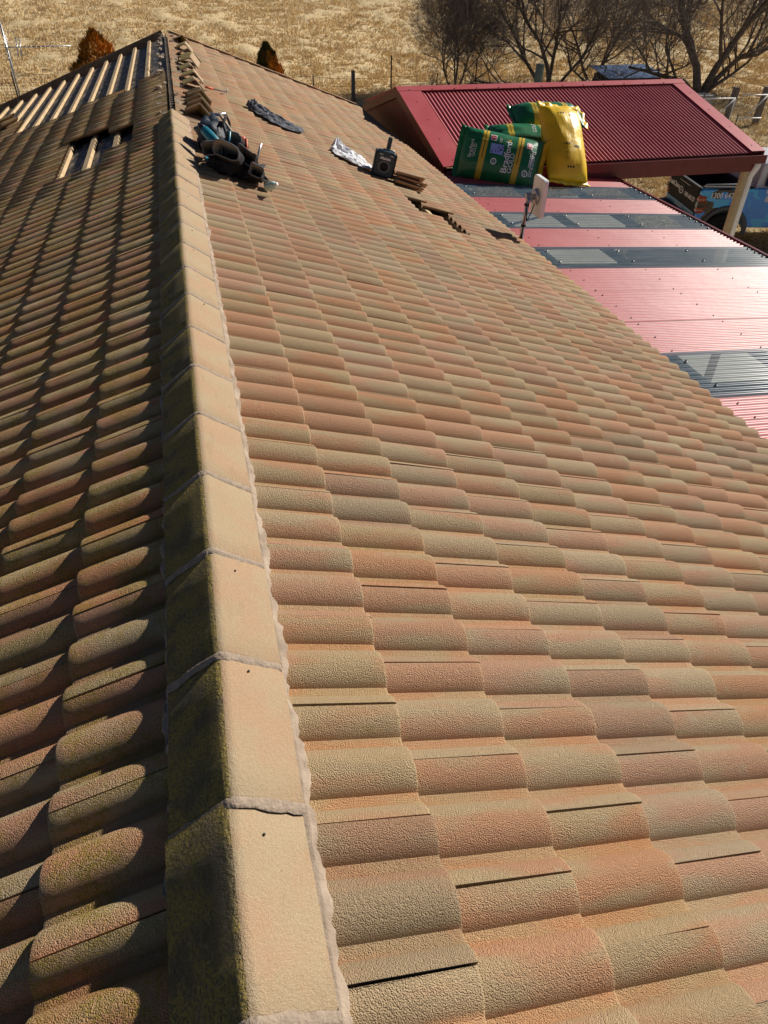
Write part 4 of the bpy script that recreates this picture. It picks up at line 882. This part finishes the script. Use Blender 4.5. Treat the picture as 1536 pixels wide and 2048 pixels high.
# ------------------------------------------------------------------ conifers
def conifer(x, y, top, w, label, seed, green=.5):
    zb = float(hz(x, y)); H_ = top-zb; root = empty('conifer', (x, y, zb), label=label, cat='conifer', group='small conifers beyond the far gable'); rs = np.random.default_rng(seed)
    MB().tube([(x, y, zb-.1), (x, y, zb+H_*.8)], [.10, .02], 7).build('trunk', m_bark, root, True)
    n = 15000; t = rs.uniform(0, 1, n)**1.5; z = zb+.08+t*(H_-.08); R1 = w*(1-t)**.75*(1+.12*np.sin(t*31)); a = rs.uniform(0, 2*np.pi, n)
    lob = 1+.22*np.array([mnoise.noise(Vector((math.cos(q)*1.5+seed, math.sin(q)*1.5, zz*1.1))) for q, zz in zip(a, z)]); r = R1*lob*np.sqrt(rs.uniform(.45, 1, n))
    c = np.stack([x+r*np.cos(a), y+r*np.sin(a), z], -1); s = rs.uniform(.035, .075, n)
    up_ = np.stack([np.cos(a)*.35+rs.normal(0, .25, n), np.sin(a)*.35+rs.normal(0, .25, n), np.ones(n)], -1); sd_ = rs.normal(0, 1, (n, 3))
    V = np.stack([c-sd_*s[:, None]*.32, c+sd_*s[:, None]*.32, c+up_*s[:, None]*1.9], 1).reshape(-1, 3)
    t_ = NT('conifer_foliage'); P = t_.pos(); sp = t_.n('ShaderNodeSeparateXYZ'); t_.l(P, sp.inputs[0])
    f = t_.math('ADD', t_.noise(P, 2.0, 4, .65), t_.math('MULTIPLY', t_.math('SUBTRACT', sp.outputs[0], x), .16/w))  # sunlit and shaded sides painted in: orange towards +X, dark towards -X
    k = t_.mix(t_.ramp(f, green-.12, green+.12), (0.060, 0.062, 0.020), (0.52, 0.20, 0.022)); t_.done(k, .9, 0, .1)
    link('crown', fast_mesh('crown', V, np.arange(len(V)).reshape(-1, 3), t_.m), root)
conifer(-2.42, 29.5, -1.10, 1.95, 'rusty orange tipped conifer behind the bare battens on the left', 3, .46)
conifer(3.42, 30.5, -1.62, 1.15, 'small dark conifer showing over the far gable edge', 9, .56)

# ------------------------------------------------------------------ fences
m_wood = simple('weathered_post_wood', (0.20, 0.175, 0.15), (0.14, 0.12, 0.10), 14, .95, bump=.5, bscale=40)
m_wire = simple('fence_wire', (0.16, 0.14, 0.12), None, rough=.6, metal=.6)
m_rust = simple('dark_steel_picket', (0.06, 0.045, 0.038), None, rough=.8)
def hpt(x, y, dz=0): return np.array([x, y, float(hz(x, y))+dz])
posts = [(7.33, 33.6, 1.15, .085, m_wood, 'thick grey timber fence post left of the carport gable'), (9.05, 33.8, 1.65, .030, m_rust, 'tall thin dark steel fence picket above the carport gable tip'), (5.72, 34.2, .95, .026, m_rust, 'short dark fence picket right of the small dark conifer'),
         (11.2, 34.0, .95, .024, m_rust, 'short dark fence picket above the carport ridge, left of the twiggy tree'), (12.85, 33.6, 1.5, .028, m_rust, 'tall thin fence picket among the twiggy bare tree'), (2.72, 35.5, 1.2, .026, m_rust, 'thin fence picket left of the small dark conifer')]
for x, y, h, r, m_, lab in posts:
    p0 = hpt(x, y, -.3); p = empty('fence_post', hpt(x, y), label=lab, cat='fence post', group='fence posts along the paddock')
    MB().tube([p0, p0+np.array([0, 0, h+.3])], [r, r*.95], 10).build('shaft', m_, p, True); MB().lathe(p0+np.array([0, 0, h+.3]), [(r*.95, 0), (r*.7, r*.3)], 10).build('top', m_, p, True)
fw_ = empty('wire_fence', hpt(7, 33.8), label='sagging strands of plain wire strung between the paddock fence posts', cat='fence')
line = [(-12, 37), (2.72, 35.5), (5.72, 34.2), (7.33, 33.6), (9.05, 33.8), (11.2, 34.0), (12.85, 33.6), (17, 33.4), (34, 33)]
for h in (.30, .60, .88): 
    mb = MB(); pts = []
    for (xa, ya), (xb, yb) in zip(line[:-1], line[1:]):
        for t in np.linspace(0, 1, 7)[:-1]: pts.append(hpt(xa+(xb-xa)*t, ya+(yb-ya)*t, h-.03*math.sin(math.pi*t)))
    mb.tube(pts, .006, 4).build('wire_strand', m_wire, fw_)
mf = empty('mesh_fence', hpt(-6.2, 30), label='rusty wire mesh fence panel behind the television antenna', cat='fence')
for x in (-9.6, -7.7, -5.35): MB().tube([hpt(x, 30, -.2), hpt(x, 30, 1.95)], .028, 8).build('post', m_rust, mf, True)
for k in range(20): MB().tube([hpt(-9.6, 30, .1+k*.09), hpt(-5.35, 30, .1+k*.09)], .0055, 4).build('mesh_wire', m_rust, mf)
for k in range(48): MB().tube([hpt(-9.6+k*.0905, 30, .06), hpt(-9.6+k*.0905, 30, 1.82)], .005, 4).build('mesh_wire', m_rust, mf)
# treated post behind the carport
gp = empty('green_post', gb(14.4, 30.5), label='stout pale green treated post rising behind the carport ridge', cat='post'); p0 = hpt(14.4, 30.5)
m_green = simple('treated_pine_green', (0.26, 0.30, 0.22), (0.20, 0.235, 0.175), 9, .9, bump=.4)
MB().tube([p0+np.array([0, 0, -.3]), p0+np.array([0, 0, 1.62])], [.19, .17], 14).build('shaft', m_green, gp, True); MB().lathe(p0+np.array([0, 0, 1.62]), [(.17, 0), (.15, .04)], 14).build('sawn_top', m_green, gp, True)
# shed behind the trees
sh = empty('shed', gb(21.9, 36.2), label='low dark shed with a blue grey roof under the bare trees', cat='shed'); zb = float(hz(22, 36))
m_blue = simple('blue_grey_roof', (0.12, 0.19, 0.34), (0.22, 0.30, 0.44), 4, .35, .3); m_shed = simple('dark_shed_wall', (0.06, 0.06, 0.065), (0.04, 0.04, 0.045), 4, .8)
MB().box((21.9, 36.3, zb+.10), (2.7, 1.8, .80)).build('wall', m_shed, sh)
mb = MB(); mb.prism([(35.2, zb+.50), (37.4, zb+.78), (37.4, zb+.82), (35.2, zb+.54)], -23.5, -20.3, np.array([[0, 1, 0], [-1, 0, 0], [0, 0, 1]])); mb.build('roof', m_blue, sh)
MB().box((21.2, 35.38, zb+.15), (.8, .03, .6)).build('door', m_oldtimber, sh)
# timber posts and gate at the right
m_conc = simple('grey_slab', (0.42, 0.42, 0.40), (0.33, 0.33, 0.32), 5, .8)
for (x, y, lab) in ((21.15, 27.0, 'heavy timber gate post on the left at the right edge of the yard'), (22.55, 27.0, 'heavy timber gate post furthest right behind the carport corner')):
    p = empty('gate_post', hpt(x, y), label=lab, cat='gate post', group='timber gate posts'); MB().box(hpt(x, y, .5), (.20, .20, 1.55), frame(.03, .05, .2)).build('shaft', m_wood, p, bevel=.015); MB().box(hpt(x, y, 1.29), (.215, .215, .03), frame(.03, .05, .2)).build('top', m_wood, p)
gt = empty('tube_gate', hpt(20.3, 26.6), label='light steel tube farm gate hanging by the timber posts', cat='gate')
for a, b in (((19.3, .98), (21.0, .98)), ((19.3, .22), (21.0, .22)), ((21.0, .98), (21.0, .22)), ((21.0, .98), (20.2, .22)), ((21.3, 1.08), (22.45, 1.08)), ((21.3, .28), (22.45, .28)), ((22.45, 1.08), (21.7, .28))):
    MB().tube([hpt(a[0], 26.65, a[1]), hpt(b[0], 26.65, b[1])], .024, 8).build('rail', m_white, gt, True)
tk = empty('water_trough', hpt(20.2, 28.3), label='low grey concrete trough beside the trunk at the right', cat='trough')
mb = MB(); z0 = float(hz(20.2, 28.3)); mb.box((20.2, 28.3, z0+.40), (1.7, .6, .9)); mb.build('basin', m_conc, tk, bevel=.03); MB().box((20.2, 28.3, z0+.855), (1.5, .42, .02)).build('rim_inset', m_shed, tk)
for (x, y, h, lab) in ((15.2, 19.0, 1.9, 'thin dark stake leaning just right of the carport corner'), (17.6, 24.0, 1.7, 'thin dark stake standing in front of the gate')):
    s_ = empty('stake', hpt(x, y), label=lab, cat='stake', group='thin stakes in the yard'); MB().tube([hpt(x, y, -.2), hpt(x+.05, y, h)], .016, 7).build('shaft', m_rust, s_, True); MB().lathe(hpt(x+.05, y, h), [(.022, -.02), (.022, .01)], 8).build('top', m_rust, s_)

# ------------------------------------------------------------------ pickup
def livery():
    t = NT('blue_vinyl_livery'); O = t.objc()
    v = t.n('ShaderNodeTexVoronoi', distance='CHEBYCHEV'); t.l(t.vscale(O, (1.5, 1.0, 2.6)), v.inputs['Vector']); v.inputs['Scale'].default_value = 2.3
    sp = t.n('ShaderNodeSeparateColor'); t.l(v.outputs['Color'], sp.inputs[0])
    x = t.n('ShaderNodeSeparateXYZ'); t.l(O, x.inputs[0])
    c = t.mix(t.math('GREATER_THAN', sp.outputs[0], .62), (0.012, 0.30, 0.90), (0.03, 0.50, 0.95))
    c = t.mix(t.math('GREATER_THAN', t.math('ADD', sp.outputs[1], t.math('MULTIPLY', t.math('SUBTRACT', .80, x.outputs[0]), .55)), .90), c, (0.008, 0.010, 0.026))
    c = t.mix(t.math('GREATER_THAN', t.math('SUBTRACT', sp.outputs[2], t.math('MULTIPLY', t.math('LESS_THAN', x.outputs[0], 1.0), .5)), .84), c, (0.55, 0.62, 0.70))
    m_ = t.done(c, .22, 0, .5); t.b.inputs['Coat Weight'].default_value = .6; t.b.inputs['Coat Roughness'].default_value = .06; return m_
m_liv = livery()
m_tail = simple('black_vinyl', (0.010, 0.010, 0.011), None, rough=.55, spec=.12); m_trim = simple('black_trim', (0.020, 0.020, 0.022), None, rough=.6)
m_cab = simple('white_cab_paint', (0.72, 0.72, 0.74), None, rough=.25, spec=.5); m_grp = simple('grey_vinyl', (0.42, 0.41, 0.45), None, rough=.35, spec=.5); m_lblue = simple('light_blue_vinyl', (0.035, 0.20, 0.36), None, rough=.3, spec=.5)
m_glass = simple('dark_window_glass', (0.012, 0.014, 0.018), None, rough=.05, spec=.6); m_light = simple('red_lamp_lens', (0.30, 0.012, 0.010), None, rough=.12, spec=.6); m_lampin = simple('amber_clear_lens', (0.50, 0.26, 0.18), None, rough=.12); m_tyre = simple('tyre_rubber', (0.018, 0.018, 0.018), None, rough=.85, bump=.4, bscale=30); m_arch = simple('grey_arch_plastic', (0.11, 0.12, 0.12), None, rough=.5)
TG = GZ-.02
ut = empty('pickup_truck', (11.36, 15.26, TG), R_(-12), 'blue and black sign written pickup truck parked beyond the carport post', 'pickup truck')
def up(mb, name, mat, parent=None, smooth=False, bevel=0): return mb.build(name, mat, parent or ut, smooth, False, bevel)
def side_poly(yo, yi, name, mat, arch):                    # one side panel in x,z with a wheel arch cut, x forward from the tailgate
    cx, r = arch
    pts = [(.02, .62), (.02, 1.30), (.06, 1.34), (1.22, 1.36), (1.22, .50)] + [(cx+r*math.cos(a), max(.42+r*math.sin(a), .50)) for a in np.linspace(0.16, math.pi-.16, 15)]
    return MB().prism(pts, min(yo, yi), max(yo, yi))
for sg in (-1, 1):
    s_ = up(side_poly(sg*.93, sg*.83, 'bed_side', m_liv, (.73, .47)), 'bed_side', m_liv, bevel=.015)
    up(MB().box((.63, sg*.875, 1.375), (1.15, .09, .03)), 'bed_rail', m_trim, bevel=.008); up(MB().box((.63, sg*.822, 1.08), (1.12, .012, .54)), 'bed_liner', m_trim)
    up(MB().tube([(.05, sg*.885, 1.40), (.12, sg*.885, 1.435), (1.05, sg*.885, 1.445), (1.18, sg*.885, 1.41)], .016, 8), 'sports_bar', m_steel, smooth=True)
    mb = MB(); a = np.linspace(-.12, math.pi+.12, 18); G_ = [[(.73+r*math.cos(q), sg*y, .42+r*math.sin(q)) for r, y in ((.47, .925), (.505, .965), (.575, .965), (.58, .928))] for q in a]
    mb.grid(np.array(G_)); up(mb, 'wheel_arch', m_arch, smooth=True)
    lt = up(MB().prism([(0, .86), (.02, .82), (.17, .84), (.19, .95), (.17, 1.20), (.02, 1.22), (0, 1.18)], sg*.84, sg*.938), 'tail_light', m_light, bevel=.012)
    for z in (.90, 1.13): mb = MB(); mb.box((.07, sg*.888, z), (.16, .110, .03)); o = mb.build('lamp_lens', m_lampin, lt, world=False)
    MB().box((.075, sg*.889, 1.015), (.17, .112, .12)).build('lamp_smoke', m_glass, lt, world=False)
up(MB().box((.035, 0, 1.02), (.06, 1.68, .66)), 'tailgate', m_tail, bevel=.02)
up(MB().box((.035, 0, 1.352), (.075, 1.62, .02)), 'tailgate_cap', m_trim, bevel=.006); up(MB().box((.001, -.0, 1.27), (.012, .62, .010)), 'trim_strip', m_steel)
up(MB().box((-.002, .0, .76), (.012, 1.68, .13)), 'livery_band', m_lblue); up(MB().box((-.004, .03, 1.19), (.016, .22, .055)), 'tailgate_handle', m_trim, bevel=.006)
vtext(ut, 'CrashClaim', .15, m_ink, -.0085, .58, 1.12, .003, .95, (0, -1, 0), name='lettering'); vtext(ut, '1300 642 527', .13, m_ink, -.0085, -.42, 1.06, .003, .9, (0, -1, 0), name='lettering'); vtext(ut, 'assist.com.au', .085, m_ink, -.0145, .05, .76, .001, .9, (0, -1, 0))
MB2 = MB(); q = np.linspace(0, 2*math.pi, 29)
for r0, r1, m_, nm, dx in ((.0, 1.0, m_trim, 'emblem', -.008), (.80, 1.0, m_ink, 'emblem_ring', -.012)):
    mb = MB(); mb.grid([[(dx, .10+.13*r*math.cos(a), 1.08+.075*r*math.sin(a)) for r in (max(r0, .001), r1)] for a in q]); up(mb, nm, m_)
up(MB().tube([(-.014, .17, 1.06), (-.014, .12, 1.10), (-.014, .09, 1.07), (-.014, .03, 1.09)], .007, 6), 'emblem_script', m_ink)
up(MB().prism([(-.16, .50), (-.18, .60), (-.14, .70), (.06, .70), (.10, .48)], -.90, .90), 'bumper', m_trim, bevel=.02)
up(MB().box((.63, 0, .80), (1.12, 1.62, .05)), 'bed_floor', m_trim); up(MB().box((1.205, 0, 1.08), (.04, 1.62, .55)), 'bed_headboard', m_trim)
for sg in (-1, 1): up(MB().prism([(.30, .83), (.42, 1.04), (1.06, 1.04), (1.16, .83)], sg*.66, sg*.82), 'wheel_tub', m_trim)
n_before_cab = set(ut.children)
cabp = [(1.68, .50), (1.68, 1.30), (1.80, 1.83), (2.05, 1.89), (2.95, 1.86), (3.62, 1.36), (3.70, 1.22), (3.70, .50)]
mb = MB(); V = []; n = len(cabp)
for sg in (-1, 1): V += [(x, sg*(.90 if z < 1.37 else .90-.17*(z-1.30)/.55), z) for x, z in cabp]
mb.add(V, [tuple(range(n-1, -1, -1)), tuple(range(n, 2*n))]+[(i, (i+1) % n, n+(i+1) % n, n+i) for i in range(n)]); up(mb, 'cab', m_cab, bevel=.03)
mb = MB(); f0, f1 = np.array([1.675, 0, 1.36]), np.array([1.795, 0, 1.80]); mb.add([f0+np.array([-.012, .80, 0]), f0+np.array([-.012, -.80, 0]), f1+np.array([-.012, -.68, 0]), f1+np.array([-.012, .68, 0])], [(0, 1, 2, 3)]); up(mb, 'rear_window_wrap', m_grp)
zd = (f1-f0)/np.linalg.norm(f1-f0); m_txt = simple('blue_print', (0.03, 0.12, 0.42), None, rough=.4); cc = (f0+f1)/2
vtext(ut, 'CrashClaim', .24, m_txt, cc[0]-.028, 0, cc[2]+.05, .004, .95, (0, -1, 0), zd); vtext(ut, 'FAST TRACK CLAIMS', .085, m_txt, cc[0]-.058, 0, cc[2]-.09, .001, .9, (0, -1, 0), zd)
for sg in (-1, 1):
    mb = MB(); w = [(1.86, 1.40), (1.93, 1.76), (2.50, 1.80), (2.50, 1.40)]; w2 = [(2.56, 1.40), (2.56, 1.80), (2.92, 1.78), (3.42, 1.42)]
    for q_ in (w, w2): V = [(x, sg*(.905-.17*(z-1.30)/.55+.004), z) for x, z in q_]; mb = MB(); mb.add(V, [(0, 1, 2, 3)]); up(mb, 'side_window', m_glass)
    mb = MB(); mb.prism([(1.64, .52), (1.64, 1.355), (3.68, 1.34), (4.55, 1.20), (5.12, 1.04), (5.16, .62), (4.98, .52)] + [(4.30+.46*math.cos(a), max(.42+.46*math.sin(a), .52)) for a in np.linspace(0, math.pi, 13)], sg*.86, sg*.925); up(mb, 'front_side', m_liv, bevel=.015)
    up(MB().box((2.75, sg*1.02, 1.42), (.10, .20, .16)), 'mirror', m_trim, bevel=.03); up(MB().box((2.42, sg*.932, 1.20), (.16, .02, .03)), 'door_handle', m_trim, bevel=.006)
mb = MB(); mb.prism([(3.60, .55), (3.60, 1.33), (4.5, 1.24), (5.10, 1.08), (5.20, .70), (5.16, .50)], -.855, .855); up(mb, 'hood', m_liv, bevel=.03)
mb = MB(); mb.add([(2.99, .74, 1.845), (2.99, -.74, 1.845), (3.60, -.84, 1.385), (3.60, .84, 1.385)], [(0, 1, 2, 3)]); up(mb, 'windscreen', m_glass); up(MB().tube([(2.0, -.55, 1.88), (1.98, -.55, 2.35)], .008, 6), 'aerial', m_black)
for ch in ut.children:
    if ch not in n_before_cab: ch.location.x -= .42                # short bed: cab and nose sit further back
vtext(ut, '1300 642 527', .16, m_ink, .64, -.9335, 1.21, .003, .9, (1, 0, 0))
for wx in (.73, 3.88):
    for sg in (-1, 1):
        axw = np.array([[1, 0, 0], [0, 0, 1], [0, -1., 0]]) if sg < 0 else np.array([[1, 0, 0], [0, 0, -1], [0, 1., 0]])
        w_ = empty('wheel', (wx, sg*.74, .40)); w_.parent = ut
        MB().lathe((0, 0, 0), [(.24, -.13), (.37, -.13), (.40, -.09), (.40, .09), (.37, .13), (.26, .14), (.24, .11)], 28, axw).build('tyre', m_tyre, w_, True, False)
        MB().lathe((0, 0, 0), [(.245, .04), (.25, .10), (.22, .08), (.05, .05), (.04, .09)], 24, axw).build('rim', m_black, w_, True, False)
        mb = MB()
        for k in range(8): a = k*math.pi/4; mb.beam(axw.T @ np.array([.05*math.cos(a), .05*math.sin(a), .095]), axw.T @ np.array([.235*math.cos(a), .235*math.sin(a), .105]), .035, .02, axw[2])
        mb.build('spokes', m_trim, w_, False, False)
